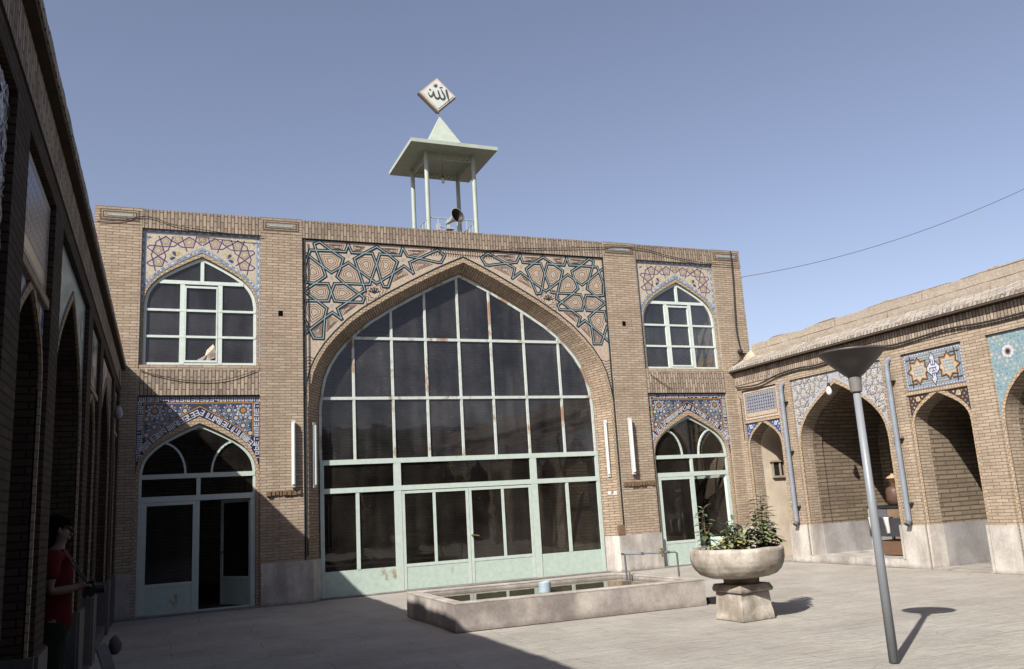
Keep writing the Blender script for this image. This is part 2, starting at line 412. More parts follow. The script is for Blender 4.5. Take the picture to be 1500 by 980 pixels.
CELLS = [
 [T1(330,290),T1(590,290),T1(740,410),T1(690,560),T1(568,615),T1(400,520)],
 [T1(160,385),T1(370,530),T1(430,715),T1(270,815),T1(100,795),T1(75,610)],
 [T1(865,515),T1(1035,625),T1(1100,840),T1(815,830),T1(700,715),T1(730,590)],
 [T3(0,290),T3(180,290),T3(240,445),T3(165,690),T3(0,580),T1(1010,425)],
 [T3(335,300),T3(480,300),T3(610,410),T3(545,595),T3(360,700),T3(300,455)],
 [T2(95,70),T1(320,865),T1(495,880),T2(535,90),T2(495,225),T2(310,215)],
 [T1(640,880),T1(800,880),T2(1020,120),T2(840,235),T2(640,225),T2(590,90)],
 [T2(110,275),T2(310,275),T2(455,395),T2(430,540),T2(200,690),T2(85,470)],
 [T2(560,500),T2(715,590),T2(560,740),T2(460,840),T2(480,560)],
 [T2(700,400),T2(870,300),T2(1070,300),T2(760,530)],
 [T3(760,510),T3(880,620),T3(540,790),T3(600,620)],
 [T3(900,420),T3(1050,370),T4(480,440),T4(100,590)],
 [T2(210,780),T2(410,600),T2(390,880),T2(250,880)],
 [T1(420,130),T1(830,150),T1(790,250),T1(590,240)],
 [T1(930,150),T1(1200,190),T1(1110,270),T1(950,270)],
 [T3(330,140),T3(690,160),T3(660,255),T3(500,250)],
 [T3(800,180),T4(380,190),T4(180,300),T3(850,270)],
]
STARS = [T1(860,355), T1(560,740), T2(570,325), T3(750,365)]
GC = 1.851   # centre line of the great arch

# ------------------------------------------------------------------ ground
mt, nt, b = newmat('worn_stone_paving', 0.85, 0.2); co = objco(nt)
wv = N(nt, 'ShaderNodeTexNoise'); wv.inputs['Scale'].default_value = 0.8; nt.links.new(co, wv.inputs['Vector'])
vm = N(nt, 'ShaderNodeVectorMath', operation='MULTIPLY_ADD'); nt.links.new(wv.outputs['Color'], vm.inputs[0]); vm.inputs[1].default_value = (0.35, 0.35, 0); nt.links.new(co, vm.inputs[2])
br = N(nt, 'ShaderNodeTexBrick', offset=0.4); nt.links.new(vm.outputs[0], br.inputs['Vector'])
for k, v in (('Scale', 1), ('Mortar Size', 0.012), ('Mortar Smooth', 0.9), ('Brick Width', 1.15), ('Row Height', 0.42)): br.inputs[k].default_value = v
br.inputs['Color1'].default_value = (*g(0.0), 1); br.inputs['Color2'].default_value = (*g(1.0), 1)
c = mix(nt, br.outputs['Color'], (0.43, 0.41, 0.375), (0.465, 0.445, 0.405))
c = mix(nt, 0.8, c, ramp(nt, noise(nt, co, 1.1, 7, 0.65), [(0.3, (0.78, 0.75, 0.73)), (0.62, (1.06, 1.05, 1.03))]), 'MULTIPLY')
c = mix(nt, 0.7, c, ramp(nt, noise(nt, scaled(nt, co, (1.0, 3.5, 1)), 6, 6, 0.7), [(0.3, g(0.76)), (0.6, g(1.07))]), 'MULTIPLY')
c = mix(nt, 0.5, c, ramp(nt, noise(nt, co, 45, 3), [(0.3, g(0.8)), (0.7, g(1.1))]), 'MULTIPLY')
jf = math_n(nt, 'MULTIPLY', br.outputs['Fac'], ramp(nt, noise(nt, co, 1.3, 3), [(0.42, g(0.04)), (0.64, g(0.5))]))
c = mix(nt, jf, c, (0.24, 0.205, 0.17))
vo = N(nt, 'ShaderNodeTexVoronoi', feature='DISTANCE_TO_EDGE'); vo.inputs['Scale'].default_value = 1.1; nt.links.new(vm.outputs[0], vo.inputs['Vector'])
ck = math_n(nt, 'MULTIPLY', ramp(nt, vo.outputs['Distance'], [(0.0, g(1)), (0.012, g(0))]), ramp(nt, noise(nt, co, 1.9, 4), [(0.54, g(0)), (0.64, g(.45))]))
c = mix(nt, ck, c, (0.2, 0.17, 0.14))
c = mix(nt, ramp(nt, noise(nt, co, 0.45, 6, 0.6), [(0.52, g(0)), (0.66, g(0.30))]), c, (0.30, 0.265, 0.225))
nt.links.new(c, b.inputs['Base Color'])
h = math_n(nt, 'ADD', noise(nt, scaled(nt, co, (1.2, 5, 1)), 2.2, 7, 0.65), math_n(nt, 'MULTIPLY', jf, -0.5))
h = math_n(nt, 'ADD', h, math_n(nt, 'MULTIPLY', br.outputs['Color'], 0.12))
bump(nt, h, b, 0.6, 0.07)
M['paving'] = mt
bm = nb()
from mathutils import noise as mn
nx, ny = 90, 120
gv = {}
for i in range(nx+1):
    for j in range(ny+1):
        x = -12+i*28/nx; y = -27+j*30/ny
        z = 0.012*mn.noise(Vector((x*0.5, y*0.9, 0)))-0.006
        gv[i, j] = bm.verts.new((x, y, z))
for i in range(nx):
    for j in range(ny): bm.faces.new((gv[i, j], gv[i+1, j], gv[i+1, j+1], gv[i, j+1]))
obj('courtyard_ground', bm, M['paving'], smooth=True)
tag(bpy.data.objects['courtyard_ground'], kind='structure')
bm = nb(); box(bm, (-600, -600, -0.6), (600, 600, -0.08))
tag(obj('outer_ground', bm, plain('dusty_earth', (0.33, 0.27, 0.21), 0.95, 0.1, 0.1, 0.5)), kind='structure')

# ------------------------------------------------------------------ main building
B = tag(empty('prayer_hall', (0, 0, 0)), 'tan brick two-storey prayer hall with one great glazed pointed arch', 'building')
XL0, XL1, XI0, XI1, XR0, XR1, XC0, XC1 = -5.5, -4.672, -1.661, 5.363, 6.238, 8.457, 8.457, 9.31
PL0, PL1 = -2.487, -1.661
ZT, ZTOP = 7.215, 7.60
bm = nb()
for a, bb in ((XL0, XL1), (PL0, PL1), (XI1, XR0), (XC0, XC1)): box(bm, (a, 0, 0), (bb, 0.09, 7.27))
# side, rear and inner walls
box(bm, (XL0, 0.092, 0), (XL1+0.02, 7.5, 7.27)); box(bm, (XC0-0.02, 0.092, 0), (XC1, 7.5, 7.27))
obj('wall', bm, M['brick'], B)
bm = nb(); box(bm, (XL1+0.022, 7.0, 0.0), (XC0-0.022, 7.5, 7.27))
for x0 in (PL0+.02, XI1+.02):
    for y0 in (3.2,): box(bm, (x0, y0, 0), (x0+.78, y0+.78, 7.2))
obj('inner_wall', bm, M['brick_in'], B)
bm = nb()
box(bm, (XL0+.003, 0.45, 7.272), (XC1-.003, 7.49, 7.5))
box(bm, (XL1+.025, 0.40, 3.62), (-1.72, 6.9, 3.80)); box(bm, (5.42, 0.40, 3.62), (XC0-.025, 6.9, 3.80))
obj('roof', bm, plain('dark_roof_felt', (.14, .12, .10), .9), B)
bm = nb(); box(bm, (XL1, 0.5, 0.0), (XC0, 7.0, 0.03)); obj('inner_floor', bm, plain('dark_rug', (0.05, 0.03, 0.03), 0.9), B)
# soldier courses
bm = nb()
for a, bb in ((XL1, PL0), (XI0, XI1), (XR0, XR1)): box(bm, (a, 0.0, ZT), (bb, 0.44, ZTOP-.004*1))
for a, bb in ((XL1, PL0), (XR0, XR1)): box(bm, (a, 0.0, 3.965), (bb, 0.22, 4.46))
obj('brick_band', bm, M['soldier'], B)
# capital blocks with concentric framing and a turquoise bar
for a, bb in ((XL0, XL1), (PL0, PL1), (XI1, XR0), (XC0, XC1)):
    bm = nb()
    box(bm, (a, -0.006, 7.272), (bb, 0.44, ZTOP+.004), 0)
    aa, b2 = (a+.02, bb-.03) if a > XL0 else (-5.44, XL1-.02)
    if a == XL0: pass
    for k, (ins, mi) in enumerate(((0.03, 1), (0.055, 0), (0.075, 1), (0.10, 0))):
        box(bm, (aa+ins, -0.010-.003*k, 7.30+ins*.9), (b2-ins, -0.004, 7.575-ins*.9), mi)
    box(bm, (aa+.15, -0.026, 7.412), (b2-.15, -0.004, 7.455), 2)
    obj('capital_block', bm, [M['brick'], flat('dark_joint', (0.12, 0.085, 0.06)), TILE['turq']], B)
# marble plinths
bm = nb()
box(bm, (XL0, -0.02, 0), (XL1-.02, 0.0-.0005, 0.775)); box(bm, (PL0+.02, -0.02, 0), (-1.50, -.0005, 0.775)); box(bm, (5.17, -0.02, 0), (XR0+.03, -.0005, 0.775))
box(bm, (XC0-.02, -0.02, 0), (XC1, -.0005, 0.775))
for s, x0, x1 in ((1, -1.50, -1.30), (-1, 5.17, 4.985)):
    A = [bm.verts.new(p) for p in ((x0, -0.02, 0), (x1, 0.30, 0), (x1, 0.30, 0.775), (x0, -0.02, 0.775))]
    Bq = [bm.verts.new(p) for p in ((x0-.25*s, -0.0005, 0), (x1-.25*s, 0.34, 0), (x1-.25*s, 0.34, 0.775), (x0-.25*s, -0.0005, 0.775))]
    bm.faces.new(A); bm.faces.new(Bq[::-1])
    for i in range(4): bm.faces.new((A[i], A[(i+1) % 4], Bq[(i+1) % 4], Bq[i]))
obj('marble_base', bm, M['marble'], B)

# --- great arch wall
AO = dict(c=GC, hw=3.42, sp=3.72, ap=6.90)     # outer edge of the opening
AI = dict(c=1.835, hw=3.15, sp=3.70, ap=6.72)  # inner edge, where the frame sits
D0 = 0.055
bm = nb()
slab(bm, P_fac, [(XI0, 0.776), (XI0, ZT), (XI1, ZT), (XI1, 0.776)]+arch(bottom=0.776, **AO)[::-1], [], D0, 0.30)
obj('arch_wall', bm, M['brick'], B)
bm = nb()
A = arch(bottom=0.0, **AO); Bi = arch(bottom=0.0, **AI)
# close-set bricks of the soffit, each course its own face for a crisp edge
loft_uv(bm, P_fac, A, Bi, D0-.001, 0.36)
obj('arch_soffit', bm, M['soffit'], B)
# rim
bm = nb()
AO2 = dict(c=GC, hw=3.49, sp=3.72, ap=7.0)
slab(bm, P_fac, arch(bottom=0.78, **AO2)+arch(bottom=0.78, **AO)[::-1], [], D0-.012, D0+.02)
obj('arch_rim', bm, M['rim'], B)
AB = dict(c=GC, hw=3.51, sp=3.72, ap=7.035)
def in_iwan(u, v): return XI0+.03 < u < XI1-.03 and v < ZT-.02 and v > arch_v(u=u, **AB)+0.012 and v > 3.72
dc = Deco(P_fac, D0-.006, ['peach', 'teal', 'rust', 'turq', 'brown', 'skyblue', 'palebrick', 'bordblue'], in_iwan)
sp_poly = [(XI0, 3.72), (XI0, ZT), (XI1, ZT), (XI1, 3.72)]+arch(**AB)[::-1]
slab(dc.bm, P_fac, sp_poly, [], D0-.006, D0+.01, 0)
for side in (0, 1):
    f = (lambda p: p) if side == 0 else (lambda p: (2*GC-p[0], p[1]))
    path = [f(p) for p in GIRIH[0]]
    dc.poly(path, 0.074, 'teal', 0.0015)
    dc.poly(path, 0.018, 'turq', 0.0105)
    for ce in CELLS:
        ce = [f(p) for p in ce]; cx = sum(p[0] for p in ce)/len(ce); cz = sum(p[1] for p in ce)/len(ce)
        for s in (0.78, 0.56, 0.34):
            dc.poly([(cx+(p[0]-cx)*s, cz+(p[1]-cz)*s) for p in ce], 0.013, 'rust', 0.001, True)
        dc.disc((cx, cz), 0.022, 'turq', 6, 0.002)
    fc = f(T3(235, 960))
    for q in range(3):
        rr_ = (.30, .22, .14)[q]
        dc.poly([(fc[0]+rr_*(1 if k % 2 else .72)*math.cos(R(18*k)), fc[1]+rr_*(1 if k % 2 else .72)*math.sin(R(18*k))) for k in range(20)], .013, 'rust', .0012, True)
    for q in range(5): dc.strip(fc, (fc[0]+.10*math.cos(R(20+35*q)), fc[1]+.10*math.sin(R(20+35*q))), .03, 'teal', .002+.0003*q)
    for s in STARS: dc.disc(f(s), 0.042, 'turq', 10, 0.002, R(18), 0.035)
# chevron courses in the blank lower tails and the crown
for k in range(15):
    z = 3.86+k*0.065
    for (u0, u1) in ((XI0+.04, XI0+.5), (XI1-.5, XI1-.04)):
        n = 5
        for i in range(n):
            a = u0+(u1-u0)*i/n; b2 = u0+(u1-u0)*(i+1)/n
            if z < 4.72: dc.strip((a, z+(0.03 if i % 2 else 0)), (b2, z+(0 if i % 2 else 0.03)), 0.018, 'rust', 0.001)
for k in range(-13, 14):
    u = GC+k*0.055; dc.poly([(u, ZT-.03), (u+.02*(1 if k > 0 else -1), ZT-.09), (u, ZT-.15), (u+.02*(1 if k > 0 else -1), ZT-.2)], 0.018, 'rust', 0.001)
# borders
dc.inside = None
dc.poly([(XI0+.018, 3.4), (XI0+.018, ZT-.015), (XI1-.018, ZT-.015), (XI1-.018, 3.4)], 0.03, 'teal', 0.003)
pb = arch(c=GC, hw=3.505, sp=3.72, ap=7.03)
dc.poly(pb, 0.028, 'teal', 0.003)
dc.done('tile_panel', B)
# turquoise edge rods down both sides of the great bay
bm = nb()
for x in (XI0+.02, XI1-.02): cyl(bm, (x, 0.03, 0.78), (x, 0.03, 7.2), 0.018, seg=8)
obj('glazed_edge_rod', bm, TILE['teal'], B)

# --- glazed frames
FY = 0.36
def frame_bars(P, A, zb, d0, vbars, hbars, ring=0.07, dep=0.05, arcs=()):
    bm = nb()
    inner = dict(c=A['c'], hw=A['hw']-ring, sp=A['sp'], ap=A['ap']-ring*1.25)
    slab(bm, P, arch(bottom=zb, **A), [arch(bottom=zb+ring, **inner)], d0, d0+dep)
    for u, w, v0, v1 in vbars:
        if v1 is None: v1 = min(arch_v(u=u-w/2, **A), arch_v(u=u+w/2, **A))-.01
        pbox(bm, P, u-w/2, u+w/2, v0, v1, d0-.004, d0+dep-.004)
    for v, w, u0, u1 in hbars:
        h = min(arch_u(v=v+w/2, **A), arch_u(v=max(v-w/2, A['sp']), **A))-.012
        u0 = A['c']-h if u0 is None else u0; u1 = A['c']+h if u1 is None else u1
        pbox(bm, P, u0, u1, v-w/2, v+w/2, d0-.008, d0+dep-.008)
    for pts in arcs:
        for p, q in zip(pts, pts[1:]):
            t = (Vector(q)-Vector(p)).normalized(); n = Vector((-t.y, t.x))*.018; e = t*.004
            p2, q2 = Vector(p)-e, Vector(q)+e
            ring4 = [p2+n, q2+n, q2-n, p2-n]
            slab(bm, P, [(v.x, v.y) for v in ring4], [], d0-.002, d0+.035)
    return bm
# great window, upper rusty part
VB = [-0.58, 0.25, 1.005, 1.767, 2.52, 3.32, 4.18]
Aw = dict(c=1.838, hw=3.14, sp=3.70, ap=6.71)
bm = frame_bars(P_fac, Aw, 2.58, FY, [(u, 0.052, 2.60, None) for u in VB], [(5.205, .06, None, None), (3.93, .06, None, None)], 0.055)
W = obj('great_window', bm, M['steel_rust'], B)
bm = nb(); Ag = dict(c=1.838, hw=3.11, sp=3.70, ap=6.675)
sheet(bm, P_fac, arch(bottom=2.6, **Ag), FY+.025); obj('pane', bm, M['glass_up'], W, recalc=False)
# screen below: rails, mullions, fixed lights
bm = nb()
X0, X1 = -1.30, 4.985
for z, w in ((2.625, .10), (2.06, .10)): pbox(bm, P_fac, X0, X1, z-w/2, z+w/2, FY-.03, FY+.04)
for u, w, z1 in ((X0+.04, .08, 2.58), (0.285, .15, 2.58), (3.36, .15, 2.58), (X1-.04, .08, 2.58)): pbox(bm, P_fac, u-w/2, u+w/2, 0.02, z1, FY-.026, FY+.044)
for u in (-0.55, 4.153): pbox(bm, P_fac, u-.035, u+.035, 0.5, 2.02, FY-.022, FY+.035)
S = obj('door_screen', bm, M['steel'], B)
bm = nb(); pbox(bm, P_fac, X0+.085, .21, 2.11, 2.575, FY+.01, FY+.014); pbox(bm, P_fac, .365, 3.28, 2.11, 2.575, FY+.01, FY+.014); pbox(bm, P_fac, 3.44, X1-.085, 2.11, 2.575, FY+.01, FY+.014)
pbox(bm, P_fac, X0+.085, .21, 0.5, 2.0, FY+.01, FY+.014); pbox(bm, P_fac, 3.44, X1-.085, 0.5, 2.0, FY+.01, FY+.014)
obj('pane', bm, M['glass_door'], S)
bm = nb(); pbox(bm, P_fac, X0+.082, .208, 0.02, 0.50, FY-.015, FY+.02); pbox(bm, P_fac, 3.437, X1-.082, 0.02, 0.50, FY-.015, FY+.02)
obj('kick_panel', bm, M['steel_panel'], S)
def leaf(x0, x1, mid, par, P=P_fac, d=FY-.02, z0=.03, z1=2.0, kick=.5, mats=None):
    bm = nb(); w = .06
    pbox(bm, P, x0, x0+w, z0, z1, d, d+.045); pbox(bm, P, x1-w, x1, z0, z1, d, d+.045)
    pbox(bm, P, x0+w, x1-w, z1-.06, z1, d+.002, d+.043); pbox(bm, P, x0+w, x1-w, kick-.03, kick+.03, d+.002, d+.043)
    if mid: pbox(bm, P, mid-.03, mid+.03, kick+.03, z1-.06, d+.004, d+.041)
    L = obj('door', bm, M['steel'], par)
    bm = nb(); pbox(bm, P, x0+w, x1-w, z0, kick-.03, d+.01, d+.035); obj('kick_panel', bm, M['steel_panel'], L)
    bm = nb(); pbox(bm, P, x0+w, x1-w, kick+.03, z1-.06, d+.02, d+.024); obj('pane', bm, M['glass_door'], L)
    return L
L1 = leaf(0.365, 1.818, 1.06, B); L2 = leaf(1.826, 3.28, 2.60, B)
bm = nb(); box(bm, (1.835, FY-.07, 1.0), (1.865, FY-.022, 1.03)); cyl(bm, (1.85, FY-.065, 1.02), (2.0, FY-.065, .99), .011, seg=8)
obj('handle', bm, plain('brass', (0.6, 0.42, 0.15), 0.3, 0.5, metal=0.9), L2)

# --- small bays
def upper_bay(x0, x1, cx):
    A = dict(c=cx, hw=1.035, sp=5.72, ap=6.71)
    Ao = dict(c=cx, hw=1.07, sp=5.72, ap=6.775)      # rim outer
    As = dict(c=cx, hw=1.075, sp=5.72, ap=6.80)
    bm = nb()
    slab(bm, P_fac, [(x0, 4.461), (x0, ZT), (x1, ZT), (x1, 4.461)], [arch(bottom=4.53, **A)], 0.075, 0.30)
    # sloping sill
    box(bm, (x0+.01, 0.01, 4.461), (x1-.01, 0.0745, 4.545))
    obj('window_bay', bm, M['brick'], B)
    bm = nb(); Ar = dict(c=cx, hw=1.035, sp=5.72, ap=6.71)
    slab(bm, P_fac, arch(bottom=4.55, **Ao)+arch(bottom=4.55, **Ar)[::-1], [], 0.06, 0.08)
    obj('arch_rim', bm, M['rim'], B)
    ins = lambda u, v: x0+.10 < u < x1-.10 and v < ZT-.10 and v > 5.75 and v > arch_v(c=cx, hw=1.16, sp=5.66, ap=6.93, u=u)
    dc = Deco(P_fac, 0.066, ['cream', 'bordblue', 'white', 'purple', 'yellow', 'blue', 'lilac', 'brown', 'greyblue'], None)
    slab(dc.bm, P_fac, [(x0, 4.60), (x0, ZT), (x1, ZT), (x1, 4.60), (cx+1.072, 4.60)]+arch(**As)[::-1]+[(cx-1.072, 4.60)], [], 0.066, 0.075, 1)
    # field
    hw = (x1-x0)/2; cc = (x0+x1)/2
    fa = arch(c=cx, hw=1.15, sp=5.66, ap=6.90)
    fpts = [p for p in fa if x0+.09 < p[0] < x1-.09]
    zl = fpts[0][1]; zr = fpts[-1][1]
    dc.fill([(x0+.085, fpts[0][1]-.03), (x0+.085, ZT-.085), (x1-.085, ZT-.085), (x1-.085, fpts[-1][1]-.03)]+fpts[::-1], 'cream', 0.001)
    # white and blue border beads
    for (p, q) in (((x0+.03, 4.62), (x0+.03, ZT-.03)), ((x1-.03, ZT-.03), (x1-.03, 4.62)), ((x0+.03, ZT-.03), (x1-.03, ZT-.03))):
        L = (Vector(q)-Vector(p)).length; n = int(L/0.075)
        for i in range(n):
            a = Vector(p).lerp(Vector(q), (i+.15)/n); b2 = Vector(p).lerp(Vector(q), (i+.75)/n)
            dc.strip(a, b2, 0.022, 'white' if i % 2 else 'greyblue', 0.001)
    dc.poly([(x0+.075, fpts[0][1]-.08), (x0+.075, ZT-.075), (x1-.075, ZT-.075), (x1-.075, fpts[-1][1]-.08)], 0.014, 'white', 0.002)
    rim2 = arch(c=cx, hw=1.12, sp=5.70, ap=6.85)
    for i in range(len(rim2)-1):
        for k in range(3):
            a = Vector(rim2[i]).lerp(Vector(rim2[i+1]), (k+.1)/3); b2 = Vector(rim2[i]).lerp(Vector(rim2[i+1]), (k+.7)/3)
            if x0+.03 < a.x < x1-.03 and x0+.03 < b2.x < x1-.03: dc.strip(a, b2, 0.03, ('lilac', 'greyblue', 'white')[(i+k) % 3], 0.0025)
    dc.inside = ins
    K = 9.8
    def Z5(x, y):
        u, v = onY(205+x/K, 330+y/K); return u, v
    PL = [[Z5(275,140),Z5(325,290),Z5(370,430),Z5(320,575)], [Z5(100,300),Z5(140,270),Z5(215,275),Z5(325,290),Z5(425,292),Z5(490,290),Z5(540,255),Z5(620,205),Z5(710,155),Z5(800,210),Z5(885,275)],
          [Z5(375,145),Z5(455,205),Z5(540,255),Z5(600,300),Z5(655,302),Z5(765,310),Z5(800,210),Z5(815,155)], [Z5(375,145),Z5(235,215),Z5(215,275),Z5(160,410),Z5(185,480),Z5(220,640)],
          [Z5(475,150),Z5(455,205),Z5(410,335),Z5(350,375),Z5(260,425),Z5(95,525),Z5(145,565),Z5(205,570),Z5(310,575)], [Z5(100,300),Z5(170,350),Z5(260,425),Z5(390,515)], [Z5(605,155),Z5(620,205),Z5(655,302),Z5(675,355)]]
    PENT = [(265,345), (375,215), (265,505), (540,180), (710,235), (890,190)]
    off = cx-(-3.58)
    for sd in (0, 1):
        f = (lambda p: (p[0]+off, p[1])) if sd == 0 else (lambda p: (2*cx-(p[0]+off), p[1]))
        for pl in PL: dc.poly([f(p) for p in pl], 0.020, 'purple', 0.003)
        for c in PENT:
            c = f(Z5(*c))
            for r in (0.085, 0.05):
                dc.poly([(c[0]+r*math.cos(R(90+72*k)), c[1]+r*math.sin(R(90+72*k))) for k in range(5)], 0.010, 'brown', 0.0015, True)
            dc.disc(c, 0.02, 'yellow', 5, 0.002)
        c = f(Z5(525,440))
        for k, a in enumerate((205, 160, 120, 75)):
            a = a if sd == 0 else 180-a
            e = (c[0]+.10*math.cos(R(a)), c[1]+.10*math.sin(R(a)))
            for t in (.45, .7, .95): dc.disc((c[0]+(e[0]-c[0])*t, c[1]+(e[1]-c[1])*t), .012+.022*t, ('blue', 'yellow', 'blue', 'yellow')[k], 8, 0.003+k*.0003+t*.0004)
        c = f(Z5(120,160)); dc.disc(c, .05, 'greyblue', 3, .002, R(20)); dc.disc((c[0]+.03, c[1]+.01), .03, 'blue', 3, .003)
        for k in range(6):
            z = 5.83+k*.045; u = f((x0-off*0+.0, 0))[0] if False else (x0+.12 if sd == 0 else x1-.12)
            s = 1 if sd == 0 else -1
            dc.poly([(u, z), (u+.05*s, z+.03), (u+.10*s, z), (u+.15*s, z+.03)], 0.010, 'brown', 0.001)
    dc.done('tile_panel', B)
    # window
    vb = [(cx-.345, .085, 4.57, 6.17), (cx+.345, .085, 4.57, 6.17), (cx+.01, .065, 6.17, None)]
    bm = frame_bars(P_fac, dict(c=cx, hw=1.03, sp=5.72, ap=6.70), 4.55, 0.11, vb, [(6.19, .07, None, None), (5.63, .045, None, None), (5.11, .045, None, None)], 0.055)
    # opening sash, a second frame inside the middle light
    for v in ((cx-.30, cx-.275, 4.61, 6.12), (cx+.275, cx+.30, 4.61, 6.12)): pbox(bm, P_fac, v[0], v[1], v[2], v[3], .098, .15)
    pbox(bm, P_fac, cx-.275, cx+.275, 6.08, 6.12, .0985, .15); pbox(bm, P_fac, cx-.275, cx+.275, 4.61, 4.65, .0985, .15)
    w = obj('window', bm, M['steel_white'], B)
    bm = nb(); sheet(bm, P_fac, arch(c=cx, hw=1.0, sp=5.72, ap=6.66, bottom=4.57), .135); obj('pane', bm, M['glass_up'], w, recalc=False)
upper_bay(XL1, PL0, -3.58)
upper_bay(XR0, XR1, 7.365)

def kufic(dc, path, w, mat_bg, mat_fg, seed, closed=False, step=0.058):
    """square lettering band: navy ground, white strokes standing on a base line"""
    rr = random.Random(seed)
    for i in range(len(path)-1):
        p, q = Vector(path[i]), Vector(path[i+1]); L = (q-p).length
        if L < .02: continue
        t = (q-p)/L; n = Vector((-t.y, t.x)); s = 0.02; 
        dc.strip(p, q, w, mat_bg, 0.001+i*.00005)
        while s < L-step*.5:
            k = rr.random(); a = p+t*s
            def S(u0, v0, u1, v1): dc.strip(a+t*u0*step+n*v0*w, a+t*u1*step+n*v1*w, .017, mat_fg, 0.004+rr.random()*.0006)
            if k < .34: S(0, -.38, 0, .38); S(.55, -.38, .55, .38); S(0, -.38, .55, -.38); adv = 1.15
            elif k < .55: S(0, -.38, 0, .38); adv = .55
            elif k < .75: S(0, -.38, 1.1, -.38); S(0, -.05, 1.1, -.05); S(1.1, -.38, 1.1, .38); S(0, .35, .8, .35); adv = 1.7
            elif k < .9: S(0, .38, .9, .38); S(0, .38, 0, -.1); S(0, -.1, .9, -.1); S(.9, .38, .9, -.38); adv = 1.5
            else: S(0, -.38, .9, -.38); S(.45, 0, .45, .38); adv = 1.4
            s += adv*step
def rosette(dc, c, s, core, petal, star, sparkle):
    dc.disc(c, .036*s, core, 10, 0.003)
    for k in range(10):
        a = R(36*k+18); dc.disc((c[0]+.070*s*math.cos(a), c[1]+.070*s*math.sin(a)), .020*s, petal, 6, 0.0025, a)
        a = R(36*k)
        if k % 2 == 0: dc.disc((c[0]+.100*s*math.cos(a), c[1]+.100*s*math.sin(a)), .015*s, sparkle, 5, 0.003, a)
        else: dc.disc((c[0]+.105*s*math.cos(a), c[1]+.105*s*math.sin(a)), .019*s, star, 6, 0.0022, a)
def lower_bay(x0, x1, cx, seed, open_deg):
    A = dict(c=cx, hw=1.03, sp=2.50, ap=3.44)
    Ao = dict(c=cx, hw=1.10, sp=2.48, ap=3.56)
    ztop = 3.945
    bm = nb()
    slab(bm, P_fac, [(x0, 0.0), (x0, 3.964), (x1, 3.964), (x1, 0.0)]+arch(bottom=0.0, **A)[::-1], [], 0.075, 0.26)
    obj('door_bay', bm, M['brick'], B)
    bm = nb(); slab(bm, P_fac, arch(bottom=0.78, **dict(Ao, hw=1.088))+arch(bottom=0.78, **A)[::-1], [], 0.055, 0.078); obj('arch_rim', bm, M['rim'], B)
    Ak = dict(c=cx, hw=1.09, sp=2.48, ap=3.57)
    names = ['navy', 'white', 'orange', 'cream', 'greyblue', 'skyblue', 'lilac', 'dusk', 'mist']
    dc = Deco(P_fac, 0.066, names)
    xa, xb = x0+.001, x1-.001
    lo = 2.62
    pk = [p for p in arch(**Ak) if xa < p[0] < xb]
    slab(dc.bm, P_fac, [(xa, pk[0][1]), (xa, ztop+.015), (xb, ztop+.015), (xb, pk[-1][1])]+pk[::-1], [], 0.066, 0.0745, 0)
    kb = .115
    Af = dict(c=cx, hw=1.20, sp=2.48, ap=3.74)
    dc.inside = lambda u, v: x0+kb+.035 < u < x1-kb-.035 and v < ztop-kb-.03 and v > arch_v(u=u, **Af)+.02
    fld = [p for p in arch(**Af) if x0+kb < p[0] < x1-kb]
    dci = dc.inside; dc.inside = None
    dc.fill([(x0+kb, fld[0][1]), (x0+kb, ztop-kb), (x1-kb, ztop-kb), (x1-kb, fld[-1][1])]+fld[::-1], 'dusk', 0.0005)
    dc.poly([(x0+kb+.01, fld[0][1]+.02), (x0+kb+.01, ztop-kb-.01), (x1-kb-.01, ztop-kb-.01), (x1-kb-.01, fld[-1][1]+.02)], .022, 'orange', .003)
    dc.poly([(p[0], p[1]+.012) for p in fld], .018, 'orange', .003)
    dc.inside = dci
    zc = ztop-kb-.155
    sx = .262
    for row in range(8):
        for k in range(-5, 6):
            u = cx+(k+(0.5 if row % 2 else 0))*sx*1.0; v = zc-row*.148
            big = row == 0 and abs(abs(u-cx)-.786) < .05
            if row == 0 and abs(u-cx) < .1: continue
            rosette(dc, (u, v), 1.0 if not big else 1.35, 'orange' if big else 'cream', 'mist' if big else 'greyblue', 'greyblue' if not big else 'mist', 'white')
    dc.inside = None
    kufic(dc, [(x1-.06, ztop-kb-.0), (x1-.06, 2.75)], .10, 'navy', 'white', seed)
    kufic(dc, [(x0+.06, 2.75), (x0+.06, ztop-kb)], .10, 'navy', 'white', seed+1)
    kufic(dc, [(x0+.02, ztop-.055), (x1-.02, ztop-.055)], .10, 'navy', 'white', seed+2)
    ak = arch(c=cx, hw=1.145, sp=2.48, ap=3.655)
    mid = len(ak)//2
    def resamp(pts, st=0.16):
        out = [Vector(pts[0])]; acc = 0
        for p, q in zip(pts, pts[1:]):
            L = (Vector(q)-Vector(p)).length; n = max(1, round(L/st))
            out += [Vector(p).lerp(Vector(q), (i+1)/n) for i in range(n)]
        return out
    pts = [p for p in ak if x0+.03 < p[0] < x1-.03]
    kufic(dc, [tuple(p) for p in pts], .125, 'navy', 'white', seed+3, step=.05)
    dc.done('tile_panel', B)
    # frame
    arcs = []
    for s in (-1, 1):
        c0 = cx+s*.66
        arcs.append([(c0-s*.43*math.cos(R(a)), 2.49+.60*math.sin(R(a))) for a in range(0, 91, 10)])
    vb = [(cx, .07, 2.09, 2.42), (cx, .055, .04, 2.0), (cx-.97, .06, .03, 2.02), (cx+.97, .06, .03, 2.02)]
    bm = frame_bars(P_fac, dict(A, hw=1.025, ap=3.43), 0.0, 0.12, vb, [(2.465, .085, None, None), (2.055, .10, None, None)], 0.05, arcs=arcs)
    w = obj('door_frame', bm, M['steel'], B)
